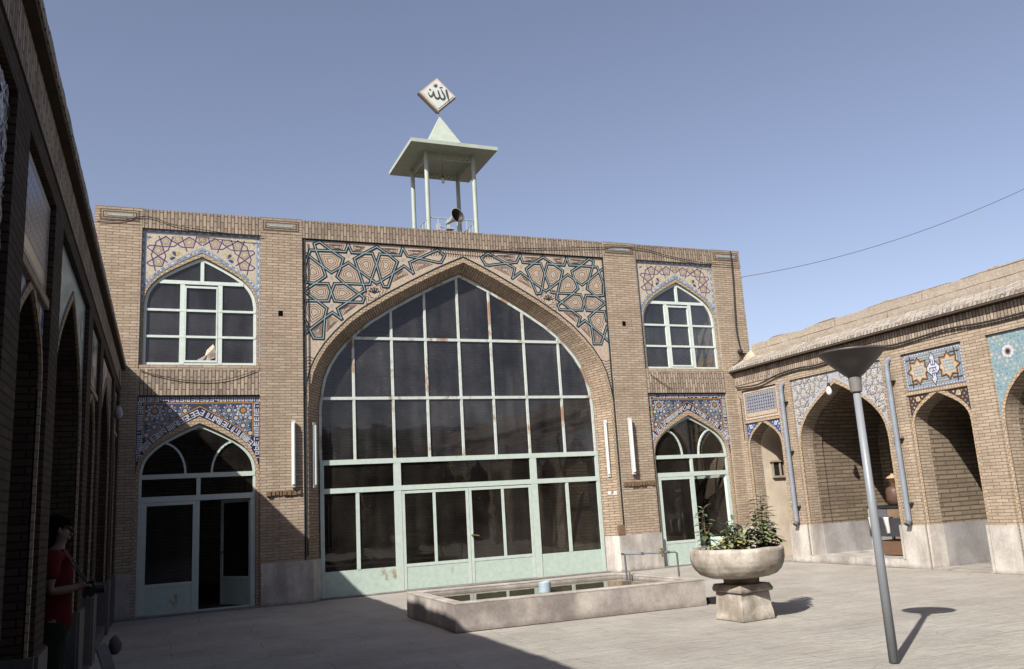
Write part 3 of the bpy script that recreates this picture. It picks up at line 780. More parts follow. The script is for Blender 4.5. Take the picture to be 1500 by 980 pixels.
    bm = nb(); sheet(bm, P_fac, arch(c=cx, hw=.99, sp=2.5, ap=3.38, bottom=2.1), .145); obj('pane', bm, M['glass_door'], w, recalc=False)
    leaf(cx-.94, cx-.03, None, B, d=.115, z0=.04, kick=.53)
    # right leaf swung inwards, hinged on the outer jamb
    hx, hy = cx+.94, .13; ca, sa = math.cos(R(open_deg)), math.sin(R(open_deg))
    def Pd(u, v, d): return (hx-u*ca+d*sa, hy+u*sa+d*ca, v)
    def qbox(bm, u0, u1, v0, v1, d0, d1, mi=0):
        vs = [bm.verts.new(Pd(u, v, d)) for u in (u0, u1) for v in (v0, v1) for d in (d0, d1)]
        for f in ((0, 1, 3, 2), (4, 6, 7, 5), (0, 4, 5, 1), (2, 3, 7, 6), (0, 2, 6, 4), (1, 5, 7, 3)): bm.faces.new([vs[i] for i in f])
    bm = nb()
    for a in ((0, .06, .04, 2.0, 0, .045), (.85, .91, .04, 2.0, 0, .045), (.06, .85, 1.94, 2.0, .002, .043), (.06, .85, .50, .56, .002, .043)): qbox(bm, *a)
    L = obj('door', bm, M['steel'], B)
    bm = nb(); qbox(bm, .06, .85, .04, .50, .01, .035); obj('kick_panel', bm, M['steel_panel'], L)
    bm = nb(); qbox(bm, .06, .85, .56, 1.94, .02, .024); obj('pane', bm, M['glass_door'], L)
    bm = nb(); qbox(bm, .82, .86, 1.0, 1.03, -.05, 0.0); qbox(bm, .74, .86, 1.005, 1.025, -.065, -.05); obj('handle', bm, plain('steel_handle', (.6, .6, .6), .25, .5, metal=.9), L)
    # step and stone jambs
    bm = nb(); box(bm, (cx-1.1, -.04, .0), (cx+1.1, .30, .028)); obj('threshold', bm, M['marble_grey'], B)
lower_bay(XL1, PL0, -3.58, 11, 57)
lower_bay(XR0, XR1, 7.345, 31, 55)
bm = nb(); box(bm, (-1.4, 0.22, 0.0), (5.1, .6, .025)); obj('threshold', bm, M['marble_grey'], B)
# small put-log holes as black blocks, their shade in the colour, and ragged brick shelves
bm = nb()
for x, z in ((-2.094, 5.604), (5.767, 5.611)): box(bm, (x-.045, -.003, z-.055), (x+.045, .02, z+.055), 0)
obj('wall_hole', bm, plain('black_hole_shade', (.006, .005, .004), 1, 0), B)
bm = nb()
for (x0, x1, z) in ((-2.37, -1.74, 2.075), (5.40, 6.12, 1.90)):
    r2 = random.Random(int(x0*10)); x = x0
    while x < x1:
        w = r2.uniform(.04, .08); box(bm, (x, -.02-r2.uniform(.0, .035), z-.045-r2.uniform(0, .02)), (x+w, -.0005, z+.03+r2.uniform(0, .02))); x += w+.02
box(bm, (5.20, .012, .79), (5.36, .09, 1.0))
obj('broken_brick_ledge', bm, flat('dark_brick', (.22, .145, .09), .9, .1), B)

# ------------------------------------------------------------------ arcades
BAYS = [(-.20, -1.47, 'n', 0), (-1.94, -4.57, 'a', 0), (-5.07, -6.41, 'n', 1), (-6.90, -9.55, 'a', 1), (-10.05, -11.40, 'n', 0), (-11.88, -14.5, 'a', 0), (-15.0, -16.35, 'n', 1), (-16.85, -19.5, 'a', 1), (-19.97, -21.3, 'n', 0)]
def arcade(P, name, label, shift=0.0, lite=False, yend=-23.5, lip=.15, pz=0.0):
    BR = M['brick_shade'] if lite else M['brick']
    G = tag(empty(name, (0, 0, 0)), label, 'building')
    bays = [(a+(shift if i > 2 else shift*.5), b2+(shift if i > 2 else shift*.5), t, k) for i, (a, b2, t, k) in enumerate(BAYS)]
    y0 = 0.0
    bm = nb(); DA = .05
    # skin with rectangular bays
    out = [(y0, 0)]
    for a, b2, t, k in bays: out += [(a, 0), (a, 3.955), (b2, 3.955), (b2, 0)]
    out += [(yend, 0), (yend, 4.44), (y0, 4.44)]
    fr = []
    prev = y0
    for a, b2, t, k in bays:
        pbox(bm, P, prev, a, 0, 3.956, 0, DA); prev = b2
    pbox(bm, P, prev, yend, 0, 3.956, 0, DA)
    obj('wall', bm, BR, G)
    bm = nb(); pbox(bm, P, y0, yend, 3.957, 4.11, 0, .3)
    obj('wall', bm, BR, G)
    bm = nb(); pbox(bm, P, y0, yend, 4.112, 4.43, -.012, .3); obj('brick_band', bm, M['soldier'], G)
    bmw, bmr, bmi, bmp, bmm, bml, bmf = nb(), nb(), nb(), nb(), nb(), nb(), nb()
    prev = y0
    for i, (a, b2, t, k) in enumerate(bays):
        c = (a+b2)/2; hwb = (a-b2)/2
        if t == 'n': Aa = dict(c=c, hw=hwb-.065, sp=2.58, ap=3.15); topz = 3.235
        else: Aa = dict(c=c, hw=hwb-.085, sp=2.45, ap=3.70); topz = 3.955
        Ar = dict(Aa, hw=Aa['hw']+.055, ap=Aa['ap']+.075)
        hole = arch(bottom=0, **Aa)
        # backing layer with the arched opening
        slab(bmw, P, [(a+.001, 0), (a+.001, 3.954), (b2-.001, 3.954), (b2-.001, 0)][::-1]+hole, [], DA, .36)
        slab(bmr, P, arch(bottom=.79, **Ar)+arch(bottom=.79, **Aa)[::-1], [], DA-.02, DA+.01)
        # vault and side walls of the deep recess, solid behind
        dep = 2.3 if t == 'a' else 1.9
        big = dict(Aa)
        loft(bmp if (t == 'n' and k == 0) else bmi, P, hole, hole, .361, .62)
        wd = .10 if t == 'a' else .0
        if t == 'a':
            h2 = arch(bottom=0, **dict(Aa, hw=Aa['hw']+.04, sp=2.5, ap=3.80)); bmx = bmi
            slab(bmi, P, h2+arch(bottom=0, **dict(Aa, hw=Aa['hw']-.001))[::-1], [], .60, .6205)
            loft(bmi, P, h2, h2, .62, dep)
        else: 
            h2 = hole; loft(bmp if (k == 0) else bmi, P, h2, h2, .62, dep)
        # back wall with a blind arch
        pbox(bmf, P, a+.3, b2-.3, 0, 4.1, dep, dep+.12)
        if t == 'a':
            slab(bmi, P, arch(bottom=.8, **dict(Aa, hw=Aa['hw']*.82, ap=3.3))+arch(bottom=.8, **dict(Aa, hw=Aa['hw']*.74, ap=3.16))[::-1], [], dep-.06, dep-.001)
            pbox(bmm, P, a-.001, b2+.001, 0.0, .155, .004, dep-.01)
        else: pbox(bmm, P, a-.07, b2+.07, -.05, .03, -.02, dep-.01)
        # marble dado in the recess
        z0 = .156 if t == 'a' else .0
        for s, e in ((1, c+Aa['hw']), (-1, c-Aa['hw'])):
            pbox(bml, P, e+.0*s, e-.022*s, z0, .79, .35, dep-.02) if k or t == 'a' else None
            pbox(bmm, P, e+.03*s, e-.02*s, z0, .79, -.01, .349)
        pbox(bmm, P, prev, a-.005 if t == 'n' else a-.02, 0, .785, -.03, -.0005); prev = b2+(.02 if t == 'a' else .005)
        # white moulding over the niche
        if t == 'n': pbox(bmr, P, a-.0, b2+.0, 3.165, 3.235, DA-.035, DA-.001)
    pbox(bmm, P, prev, yend, 0, .785, -.03, -.0005)
    pbox(bmf, P, y0, yend, 3.85, 4.1, .361, 3.2)
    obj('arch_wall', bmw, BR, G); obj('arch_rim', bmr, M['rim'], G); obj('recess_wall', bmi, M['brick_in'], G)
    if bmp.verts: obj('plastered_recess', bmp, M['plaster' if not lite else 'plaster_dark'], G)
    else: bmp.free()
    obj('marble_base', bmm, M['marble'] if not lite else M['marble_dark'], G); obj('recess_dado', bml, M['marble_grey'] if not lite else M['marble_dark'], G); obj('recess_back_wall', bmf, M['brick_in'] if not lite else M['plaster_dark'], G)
    # eaves lip, sloping brick coping, parapet
    bm = nb(); pbox(bm, P, y0+.0, yend, 4.44, 4.475, -lip, .3); obj('eaves_board', bm, plain('dark_eaves', (.10, .075, .055), .9, .1), G)
    bm = nb(); N_ = 150
    r2 = random.Random(3); rows = []
    for i in range(N_+1):
        y = y0+(yend-y0)*i/N_; j = r2.uniform(-.012, .012)
        rows.append([bm.verts.new(P(y, v+dv, d)) for d, v, dv in ((-lip-.01, 4.477, 0), (-lip-.015, 4.54, j), (.30, 4.78, j), (.30, 4.477, 0))])
    for A_, B_ in zip(rows, rows[1:]):
        for k in range(4): bm.faces.new((A_[k], A_[(k+1) % 4], B_[(k+1) % 4], B_[k]))
    bm.faces.new(rows[0]); bm.faces.new(rows[-1][::-1])
    obj('coping', bm, M['coping'], G)
    bm = nb(); rows = []
    start = y0-.35
    N_ = 170
    for i in range(N_+1):
        y = start+(yend-start)*i/N_; t = .05*mn.noise(Vector((y*1.2, 3, 0)))+.02*mn.noise(Vector((y*7, 1, 0)))+.007*min(8, -y)
        if i % 9 == 4: t += r2.uniform(-.05, .03)
        rows.append([bm.verts.new(P(y, v, d+.01*mn.noise(Vector((y*5, v*5, 0))))) for v, d in ((4.5, .31), (4.85, .33), (5.02+pz+t*.5, .36), (5.10+pz+t, .37), (5.12+pz+t, .72), (4.5, .75))])
    for A_, B_ in zip(rows, rows[1:]):
        for k in range(6): bm.faces.new((A_[k], A_[(k+1) % 6], B_[(k+1) % 6], B_[k]))
    bm.faces.new(rows[0]); bm.faces.new(rows[-1][::-1])
    obj('parapet', bm, M['mud'], G)
    bm = nb(); pbox(bm, P, y0+6, yend, 4.15, 4.55, .76, 3.4); pbox(bm, P, y0, yend, 0, 4.5, 3.2, 3.4); obj('roof', bm, M['mud'], G)
    # ---- tile work
    for i, (a, b2, t, k) in enumerate(bays):
        c = (a+b2)/2; hwb = (a-b2)/2
        lo, hi = b2+.02, a-.02
        if t == 'n':
            Aa = dict(c=c, hw=hwb-.065+.06, sp=2.55, ap=3.235); zt = 3.16; mats = ['blue', 'white', 'cream', 'orange', 'darkbrown', 'skyblue', 'navy', 'turq', 'palebrick', 'brown', 'greyblue', 'aqua', 'slate', 'mist']
            pk = [p for p in arch(**Aa) if p[1] < zt-.02 and p[1] > 2.62]
            L_ = [p for p in pk if p[0] < c]; R_ = [p for p in pk if p[0] > c]
            lp = [(lo, L_[0][1]), (lo, zt), (L_[-1][0], zt)]+L_[::-1]; rp = [(hi, R_[-1][1])]+R_[::-1]+[(R_[0][0], zt), (hi, zt)]
            bg = 'blue' if k == 0 else 'darkbrown'
            for sgn_, pp in ((-1, lp), (1, rp)):
                dc = Deco(P, DA-.008, mats)
                slab(dc.bm, P, pp, [], DA-.008, DA-.0008, dc.mi(bg))
                dc.inside = lambda u, v, A=Aa, lo=lo, hi=hi, zt=zt: lo+.025 < u < hi-.025 and v < zt-.03 and v > arch_v(u=u, **A)+.03 and (u-c)*sgn_ > 0
                for r_ in range(10):
                    for q in range(-9, 10):
                        u = c+(q+.5*(r_ % 2))*.085; v = zt-.05-r_*.06
                        if k == 0: dc.disc((u, v), .026, ('white', 'skyblue', 'skyblue')[(q+r_) % 3], 6, .002)
                        else: dc.disc((u, v), .020, ('cream', 'greyblue', 'orange', 'greyblue')[(q+2*r_) % 4], 5, .002)
                for q in (-.44, .44):
                    for v in (3.08, 2.9):
                        dc.disc((c+q, v), .05, 'white' if k == 0 else 'cream', 8, .004); dc.disc((c+q, v), .02, 'orange', 8, .005)
                dc.inside = None
                dc.done('tile_panel', G)
            # rectangular panel above
            z0, z1 = 3.245, 3.93
            dc = Deco(P, DA-.012, mats)
            dc.base([(lo, z0), (lo, z1), (hi, z1), (hi, z0)], .011, 'palebrick' if k == 0 else 'greyblue')
            dc.poly([(lo+.03, z0+.03), (lo+.03, z1-.03), (hi-.03, z1-.03), (hi-.03, z0+.03)], .018, 'white', .001, True)
            if k == 0:
                dc.poly([(lo+.055, z0+.055), (lo+.055, z1-.055), (hi-.055, z1-.055), (hi-.055, z0+.055)], .02, 'brown', .001, True)
                dc.fill([(lo+.08, z0+.16), (lo+.08, z1-.08), (hi-.08, z1-.08), (hi-.08, z0+.16)], 'slate', .002)
                nx_, nz_ = 13, 6; w = (hi-lo-.16)/nx_; h_ = (z1-z0-.24)/nz_
                for p in range(nx_):
                    for q in range(nz_):
                        u = lo+.08+(p+.5)*w; v = z0+.16+(q+.5)*h_
                        dc.disc((u, v), .038, 'mist', 8, .003, 0, .026); dc.disc((u, v), .014, 'navy', 4, .004)
                        dc.disc((u+w/2, v+h_/2), .018, 'navy', 4, .0035) if p < nx_-1 and q < nz_-1 else None
            else:
                # interlaced key pattern, two eight-pointed stars and a lettered lozenge
                n = 44
                for p in range(n):
                    for v in (z0+.03, z1-.03):
                        u = lo+.03+(hi-lo-.06)*p/(n-1)
                        if p % 2: dc.disc((u, v), .011, 'navy', 4, .002, R(45))
                for p in range(22):
                    for u in (lo+.03, hi-.03):
                        if p % 2: dc.disc((u, z0+.03+(z1-z0-.06)*p/21), .011, 'navy', 4, .002, R(45))
                zc = (z0+z1)/2
                for kk in range(4):
                    f_ = .075+.055*kk
                    dc.poly([(lo+f_, z0+f_*.8), (lo+f_, z1-f_*.8), (hi-f_, z1-f_*.8), (hi-f_, z0+f_*.8)], .014, ('turq', 'cream', 'turq', 'cream')[kk], .0015, True)
                for sgn in (-1, 1):
                    cu = c+sgn*.33; o_, i_ = .25, .175
                    pts = []
                    for q in range(8):
                        a8 = R(45*q); pts.append((cu+o_*math.cos(a8), zc+o_*math.sin(a8)))
                        a8 = R(45*q+22.5); pts.append((cu+i_*math.cos(a8), zc+i_*math.sin(a8)))
                    dc.fill(pts, 'palebrick', .003)
                    dc.poly(pts, .022, 'darkbrown', .004, True); 
                    dc.poly([(cu+(p_[0]-cu)*.86, zc+(p_[1]-zc)*.86) for p_ in pts], .016, 'orange', .0045, True)
                    for q in range(4):
                        dc.strip((cu-.10, zc-.09+q*.06), (cu+.10, zc-.09+q*.06), .020, 'aqua', .005)
                        dc.strip((cu-.10+q*.066, zc-.09), (cu-.10+q*.066, zc+.09-.06*(q % 2)), .016, 'aqua', .0055)
                    for e in (-1, 1):
                        dc.strip((cu+sgn*.16, zc+e*.17), (cu+sgn*.16, zc+e*.29), .024, 'darkbrown', .005); dc.strip((cu+sgn*.06, zc+e*.23), (cu+sgn*.25, zc+e*.23), .024, 'darkbrown', .0052)
                hz = [(0, .29), (.05, .20), (.045, .12), (.13, .03), (.13, -.03), (.045, -.12), (.05, -.2), (0, -.29), (-.05, -.2), (-.045, -.12), (-.13, -.03), (-.13, .03), (-.045, .12), (-.05, .2)]
                dc.fill([(c+p_[0], zc+p_[1]) for p_ in hz], 'white', .006); dc.poly([(c+p_[0]*1.08, zc+p_[1]*1.04) for p_ in hz], .014, 'navy', .0065, True)
                mm = -1 if P is P_right else 1   # reads the right way round on either wall
                for (u0, v0, u1, v1) in ((-.03, .17, -.03, .06), (-.03, .06, .05, .06), (.01, .15, .01, .06), (.05, .15, .05, .06), (-.075, .01, .05, .01), (-.075, .01, -.075, -.05), (.0, -.03, .0, .01), (.06, .02, .06, -.05), (-.03, -.09, .05, -.09), (-.03, -.09, -.03, -.17), (.01, -.13, .01, -.09), (.05, -.09, .05, -.17), (-.03, -.05, .03, -.05)):
                    dc.strip((c+mm*u0, zc+v0), (c+mm*u1, zc+v1), .017, 'blue', .0075+.0003*abs(v0))
                for v in (.225, -.225): dc.disc((c, zc+v), .012, 'blue', 4, .007)
            dc.done('tile_panel', G)
        else:
            Aa = dict(c=c, hw=hwb-.085+.058, sp=2.42, ap=3.79); mats = ['lilac', 'white', 'cream', 'orange', 'darkbrown', 'skyblue', 'navy', 'greyblue', 'aqua', 'brown', 'blue', 'mist', 'slate']
            dc = Deco(P, DA-.008, mats)
            pk = [p for p in arch(**Aa) if lo < p[0] < hi]
            bg = 'mist' if k == 0 else 'aqua'
            slab(dc.bm, P, [(lo, pk[0][1]), (lo, 3.945), (hi, 3.945), (hi, pk[-1][1])]+pk[::-1], [], DA-.008, DA-.0008, dc.mi(bg))
            dc.inside = lambda u, v, A=Aa, lo=lo, hi=hi: lo+.03 < u < hi-.03 and v < 3.93 and v > arch_v(u=u, **A)+.03 and v > 2.5
            if k == 0:
                sc = hwb/((XI1-XI0)/2)
                f0 = lambda p, sd: (c+(1 if sd else -1)*(GC-p[0])*sc*1.0, 3.945-(ZT-p[1])*sc*1.25)
                for sd in (0, 1):
                    path = [f0(p, sd) for p in GIRIH[0]]
                    dc.poly(path, .022, 'slate', .001); dc.poly(path, .009, 'cream', .0095)
                    for ce in CELLS:
                        ce = [f0(p, sd) for p in ce]; cx = sum(p[0] for p in ce)/len(ce); cz = sum(p[1] for p in ce)/len(ce)
                        if dc.inside(cx, cz):
                            dc.disc((cx, cz), .055, 'cream', 8, .0100); dc.disc((cx, cz), .032, 'white', 8, .0105); dc.disc((cx, cz), .015, 'blue', 6, .011)
                        for p_ in ce: dc.disc((cx+(p_[0]-cx)*.72, cz+(p_[1]-cz)*.72), .018, 'white', 6, .010)
            else:
                r3 = random.Random(5)
                for r_ in range(22):
                    for q in range(-22, 23):
                        u = c+(q+.5*(r_ % 2))*.085; v = 3.90-r_*.072
                        z_ = (q*2+(r_ % 2)+3*r_) % 7
                        if z_ in (0, 4): dc.disc((u, v), .030 if z_ == 0 else .018, 'cream', 8, .003)
                        elif z_ in (2, 5): dc.disc((u, v), .012, 'white', 5, .002)
                        elif z_ == 3: dc.disc((u, v), .012, 'brown', 5, .002)
                        else: dc.disc((u+.02, v+.015), .009, 'navy', 4, .002)
                for s in (-1, 1):
                    for (du, v) in ((.98, 3.62),):
                        cc = (c+s*du, v)
                        if dc.inside(*cc):
                            for q in range(10): dc.disc((cc[0]+.085*math.cos(R(36*q)), cc[1]+.085*math.sin(R(36*q))), .030, 'white', 8, .004+.0002*q)
                            dc.disc(cc, .05, 'orange', 10, .0065); dc.disc(cc, .036, 'navy', 10, .007)
                dc.inside = None
            dc.done('tile_panel', G)
    return G
RA = arcade(P_right, 'sunlit_arcade', 'sunlit one-storey tan brick arcade of pointed recesses, right of the courtyard')
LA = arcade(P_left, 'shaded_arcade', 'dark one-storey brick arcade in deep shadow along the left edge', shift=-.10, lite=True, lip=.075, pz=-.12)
# plaster mound where the arcade roof meets the hall
bm = nb(); bmesh.ops.create_icosphere(bm, subdivisions=3, radius=1)
for v in bm.verts:
    n = mn.noise(v.co*1.6)*.25; v.co = Vector((9.40+v.co.x*.42*(1+n), -.22+v.co.y*.32*(1+n), 4.66+v.co.z*.40*(1+n)))
obj('roof_mound', bm, plain('pale_mud_plaster', (.50, .43, .34), .95, .1, .12, 6, bstr=.5), RA, smooth=True)
# little barred window in the plastered recess
bm = nb()
yw = -.20-.075
def onw(x, y): 
    d = px_ray(x, y); t = (yw-.01-CAM.y)/d.y; p = CAM+d*t; return p.x, p.z
(ax0, az1), (ax1, _) = onw(1130, 677), onw(1148, 675); (_, az0) = onw(1132, 697)
box(bm, (ax0, yw-.012, az0), (ax1, yw+.0, az1), 0)
for x in (ax0+.02, ax0+(ax1-ax0)*.62, ax1-.02): box(bm, (x-.02, yw-.035, az0), (x+.02, yw-.0125, az1), 1)
box(bm, (ax0-.05, yw-.06, az1), (ax1+.03, yw-.001, az1+.04), 1); box(bm, (ax0-.02, yw-.05, az0-.05), (ax1+.03, yw-.001, az0), 1)
obj('recess_window', bm, [plain('dark_glass', (.03, .03, .035), .15, .5), plain('weathered_wood', (.40, .33, .25), .8)], RA)

# south range closing the court, behind the viewpoint
SB = tag(empty('south_range', (0, 0, 0)), 'plain brown brick range closing the court behind the viewpoint', 'building')
bm = nb(); box(bm, (-14, -25.5, 0), (18, -23.6, 5.4)); obj('wall', bm, M['south'], SB)
bm = nb(); box(bm, (-14, -25.6, 5.4), (18, -23.5, 5.7)); obj('parapet', bm, M['mud'], SB)
bm = nb()
for x in range(-12, 17, 4):
    slab(bm, lambda u, v, d: (u, -23.6-d, v), arch(x+.5, 1.1, 2.0, 3.2, bottom=.3), [], -.02, .1)
obj('arched_recess', bm, plain('painted_recess_shade', (.03, .022, .018), .9), SB)  # dark slabs set proud of the wall, recess shade painted as colour

# ------------------------------------------------------------------ roof kiosk
K = tag(empty('rooftop_kiosk', (2.05, 1.9, 7.5)), 'small pale green metal kiosk with flat square roof standing on the hall roof', 'kiosk')
kp = plain('kiosk_paint', (.45, .51, .44), .55, .3, .08, 6, big=.1)
def K_(p): return (p[0]-2.05, p[1]-1.9, p[2]-7.5)
bm = nb()
def kbox(bm, lo, hi, mi=0): box(bm, K_(lo), K_(hi), mi)
kbox(bm, (.975, .80, 10.02), (3.14, 2.92, 10.11)); 
R_ = obj('roof_slab', bm, kp, K)
bm = nb()
ap = K_((2.05, 1.88, 11.29)); bs = [K_(p) for p in ((1.50, 1.33, 10.112), (2.60, 1.33, 10.112), (2.60, 2.43, 10.112), (1.50, 2.43, 10.112))]
vs = [bm.verts.new(p) for p in bs]; va = bm.verts.new(ap); bm.faces.new(vs)
for i in range(4): bm.faces.new((vs[i], vs[(i+1) % 4], va))
obj('spire', bm, kp, R_)
CN = [(1.475, 1.30), (2.675, 1.30), (1.475, 2.50), (2.675, 2.50)]
for x, y in CN:
    bm = nb(); cyl(bm, K_((x, y, 7.5)), K_((x, y, 10.02)), .052, seg=14); obj('column', bm, kp, K, smooth=False)
# pierced fringe below the slab
bm = nb()
for (a, b2) in ((CN[0], CN[1]), (CN[2], CN[3]), (CN[0], CN[2]), (CN[1], CN[3])):
    a = Vector((*a, 0)); b2 = Vector((*b2, 0)); n = 9
    for z in (9.86, 9.985):
        cyl(bm, K_((a.x, a.y, z)), K_((b2.x, b2.y, z)), .014, seg=6)
    for i in range(n):
        p = a.lerp(b2, i/n); q = a.lerp(b2, (i+1)/n)
        cyl(bm, K_((p.x, p.y, 9.86)), K_((q.x, q.y, 9.985)), .012, seg=5); cyl(bm, K_((p.x, p.y, 9.93)), K_((q.x, q.y, 9.93)), .012, seg=5)
obj('fringe', bm, kp, K)
bm = nb()
for (a, b2) in ((CN[0], CN[1]), (CN[2], CN[3]), (CN[0], CN[2]), (CN[1], CN[3])):
    a = Vector((*a, 0)); b2 = Vector((*b2, 0))
    for z in (8.36, 8.0): cyl(bm, K_((a.x, a.y, z)), K_((b2.x, b2.y, z)), .014, seg=6)
    for i in range(1, 5):
        p = a.lerp(b2, i/5); cyl(bm, K_((p.x, p.y, 7.5)), K_((p.x, p.y, 8.36)), .011, seg=6)
obj('railing', bm, kp, K)
# calligraphy sign
SG = tag(empty('diamond_sign', (2.03, 1.88, 11.29)), 'white diamond sign with dark calligraphy on top of the rooftop kiosk', 'sign')
sc_, sz_ = (2.00-2.03), (11.83-11.29)
def Sg(u, v, d): return (sc_+u, d-.02, sz_+v)
bm = nb(); slab(bm, Sg, [(-.50, 0), (0, .475), (.50, 0), (0, -.475)], [], -.05, .08); 
PB_ = obj('panel', bm, plain('sign_edge', (.30, .25, .22), .6), SG)
bm = nb(); slab(bm, Sg, [(-.47, 0), (0, .446), (.47, 0), (0, -.446)], [], -.075, -.05); obj('border', bm, plain('sign_border', (.62, .55, .47), .5), PB_)
bm = nb(); slab(bm, Sg, [(-.41, 0), (0, .39), (.41, 0), (0, -.39)], [], -.085, -.075); obj('face', bm, plain('sign_face', (.66, .69, .68), .4, .4, .05), PB_)
bm = nb(); cyl(bm, (0, 0, -.06), (-.01, 0, .12), .022, seg=10); obj('post', bm, plain('sign_post', (.25, .25, .26), .5, metal=.6), SG)
# letter strokes traced from the sign
ccx, ccz = 560, 440
def SP(x, y): return ((x-ccx)/820*1.0*1.02+.012+(y-ccz)*.00012, -(y-ccz)/720*.95+(x-ccx)*.00008)
strokes = [([(738,335),(745,400),(752,470),(762,545)], [.03,.04,.036,.012]),
 ([(632,335),(650,390),(680,450),(688,490),(668,530),(635,540),(600,520),(582,480),(570,420),(560,365)], [.012,.03,.032,.03,.03,.034,.032,.028,.028,.02]),
 ([(585,480),(560,515),(520,535),(490,515),(472,470),(462,420),(458,385)], [.024,.03,.036,.034,.028,.024,.014]),
 ([(458,395),(440,450),(410,490),(385,500),(365,480),(352,440),(352,425)], [.02,.026,.03,.03,.022,.014,.01]),
 ([(485,255),(495,280),(520,285),(540,275),(552,240)], [.016,.022,.024,.022,.016]), ([(605,305),(660,288)], [.012,.02]), ([(520,230),(522,262)], [.012, .018]), ([(385,350),(402,362)], [.03,.03])]
bm = nb()
for pts, ws in strokes:
    for i in range(len(pts)-1):
        p = Vector(SP(*pts[i])); q = Vector(SP(*pts[i+1])); t = (q-p).normalized(); n = Vector((-t.y, t.x)); e = t*.004
        w0, w1 = ws[i]/1.5, ws[i+1]/1.5
        slab(bm, Sg, [tuple(p-e+n*w0), tuple(q+e+n*w1), tuple(q+e-n*w1), tuple(p-e-n*w0)], [], -.096-.0004*i, -.0845)
obj('lettering', bm, plain('sign_letters', (.07, .085, .08), .5), PB_)
# horn loudspeaker
H = tag(empty('horn_loudspeaker', (1.98, 1.15, 7.6)), 'grey horn loudspeaker at the foot of the rooftop kiosk', 'loudspeaker')
hm, hnt, hb = newmat('horn_metal', .5, .4); hb.inputs['Base Color'].default_value = (.42, .42, .41, 1)
hd = newmat('horn_inside', .6, .3)[0]; hd.node_tree.nodes['Principled BSDF'].inputs['Base Color'].default_value = (.035, .028, .026, 1)
bm = nb()
prof = [(.03, -.26), (.045, -.24), (.05, -.10), (.075, .0), (.105, .09), (.155, .15), (.19, .18), (.195, .19)]
rings = []
for r, z in prof: rings.append([bm.verts.new((r*math.cos(2*math.pi*k/28), r*math.sin(2*math.pi*k/28), z)) for k in range(28)])
for r, z in [(.183, .185), (.145, .14), (.095, .08), (.06, -.01), (.03, -.08)]: rings.append([bm.verts.new((r*math.cos(2*math.pi*k/28), r*math.sin(2*math.pi*k/28), z)) for k in range(28)])
for a, (A_, B_) in enumerate(zip(rings, rings[1:])):
    for i in range(28):
        f = bm.faces.new((A_[i], A_[(i+1) % 28], B_[(i+1) % 28], B_[i])); f.smooth = True; f.material_index = 1 if a > 7 else 0
bm.faces.new(rings[0][::-1]); f = bm.faces.new(rings[-1]); f.material_index = 1
bell = obj('bell', bm, [hm, hd], H, recalc=False)
bell.rotation_euler = (R(80), 0, R(20)); bell.location = (.05, -.02, .70)
bm = nb(); cyl(bm, (0, .12, .0), (0, .12, .60), .018, seg=8); box(bm, (-.08, .06, .48), (.10, .22, .52)); box(bm, (-.32, .07, .44), (-.24, .15, .60)); cyl(bm, (-.28, .11, .52), (.0, .11, .52), .014, seg=8); obj('bracket', bm, hm, H)

# ------------------------------------------------------------------ bulbs (bare, hanging)
bulb_glass, bnt, bb_ = newmat('white_bulb_glass', .25, .5); bb_.inputs['Base Color'].default_value = (.8, .8, .78, 1)
def make_bulb(wire):
    t = empty('hanging_bulb', (0, 0, 0))
    bm = nb(); lathe(bm, [(.004, -.115), (.03, -.105), (.048, -.07), (.045, -.03), (.025, .02), (.02, .035)], 14); obj('bulb', bm, bulb_glass, t, smooth=True)
    bm = nb(); lathe(bm, [(.022, .032), (.024, .045), (.022, .09), (.008, .10)], 12); obj('socket', bm, plain('black_socket', (.03, .03, .03), .5), t)
    bm = nb(); cyl(bm, (0, 0, .095), (0, 0, .095+wire), .004, seg=5); obj('wire', bm, plain('black_wire', (.02, .02, .02), .6), t)
    return t
p = make_bulb(.30); p.location = (2.07, 1.88, 9.60); tag(p, 'bare white bulb hanging under the rooftop kiosk slab', 'light bulb', 'bare hanging bulbs')
p2 = make_bulb(.22); p2.location = (8.62, -3.25, 3.58); p2.scale = (1.25,)*3; tag(p2, 'bare white bulb hanging at the peak of the widest sunlit arch', 'light bulb', 'bare hanging bulbs')
bulb_glass = plain('shade_toned_bulb_glass', (.34, .34, .36), .35)  # darker glass for the left bulb; the arcade's shade is in the colour
p3 = make_bulb(.35); p3.location = (-4.82, -3.35, 3.30); p3.scale = (1.3,)*3; tag(p3, 'bare white bulb hanging in front of the shaded left arcade', 'light bulb', 'bare hanging bulbs')

# ------------------------------------------------------------------ fluorescent tubes
tw, tnt, tb = newmat('white_tube', .3, .4); tb.inputs['Base Color'].default_value = (.80, .82, .80, 1)
th = plain('white_batten', (.62, .63, .62), .45, .4, .06)
def make_tube(L=1.28, w=.085):
    t = empty('tube_light', (0, 0, 0))
    bm = nb(); box(bm, (-w*.36, -.045, -L/2), (w*.36, 0, L/2)); box(bm, (-w*.42, -.075, -L/2), (w*.42, -.0452, -L/2+.05)); box(bm, (-w*.42, -.075, L/2-.05), (w*.42, -.0452, L/2)); obj('batten', bm, th, t)
    bm = nb(); lathe(bm, [(.016, -L/2+.05), (.034, -L/2+.052), (.034, L/2-.052), (.016, L/2-.05)], 12, c=(0, -.08)); obj('tube', bm, tw, t, smooth=False)
    bm = nb(); cyl(bm, (.0, -.01, -L/2-.12), (0, -.01, -L/2), .006, seg=5); obj('wire', bm, plain('dark_wire', (.05, .04, .04), .6), t)
    return t
tl = make_tube(); tl.location = (-1.87, -.021, 2.80); tl.rotation_euler = (0, R(0), 0)
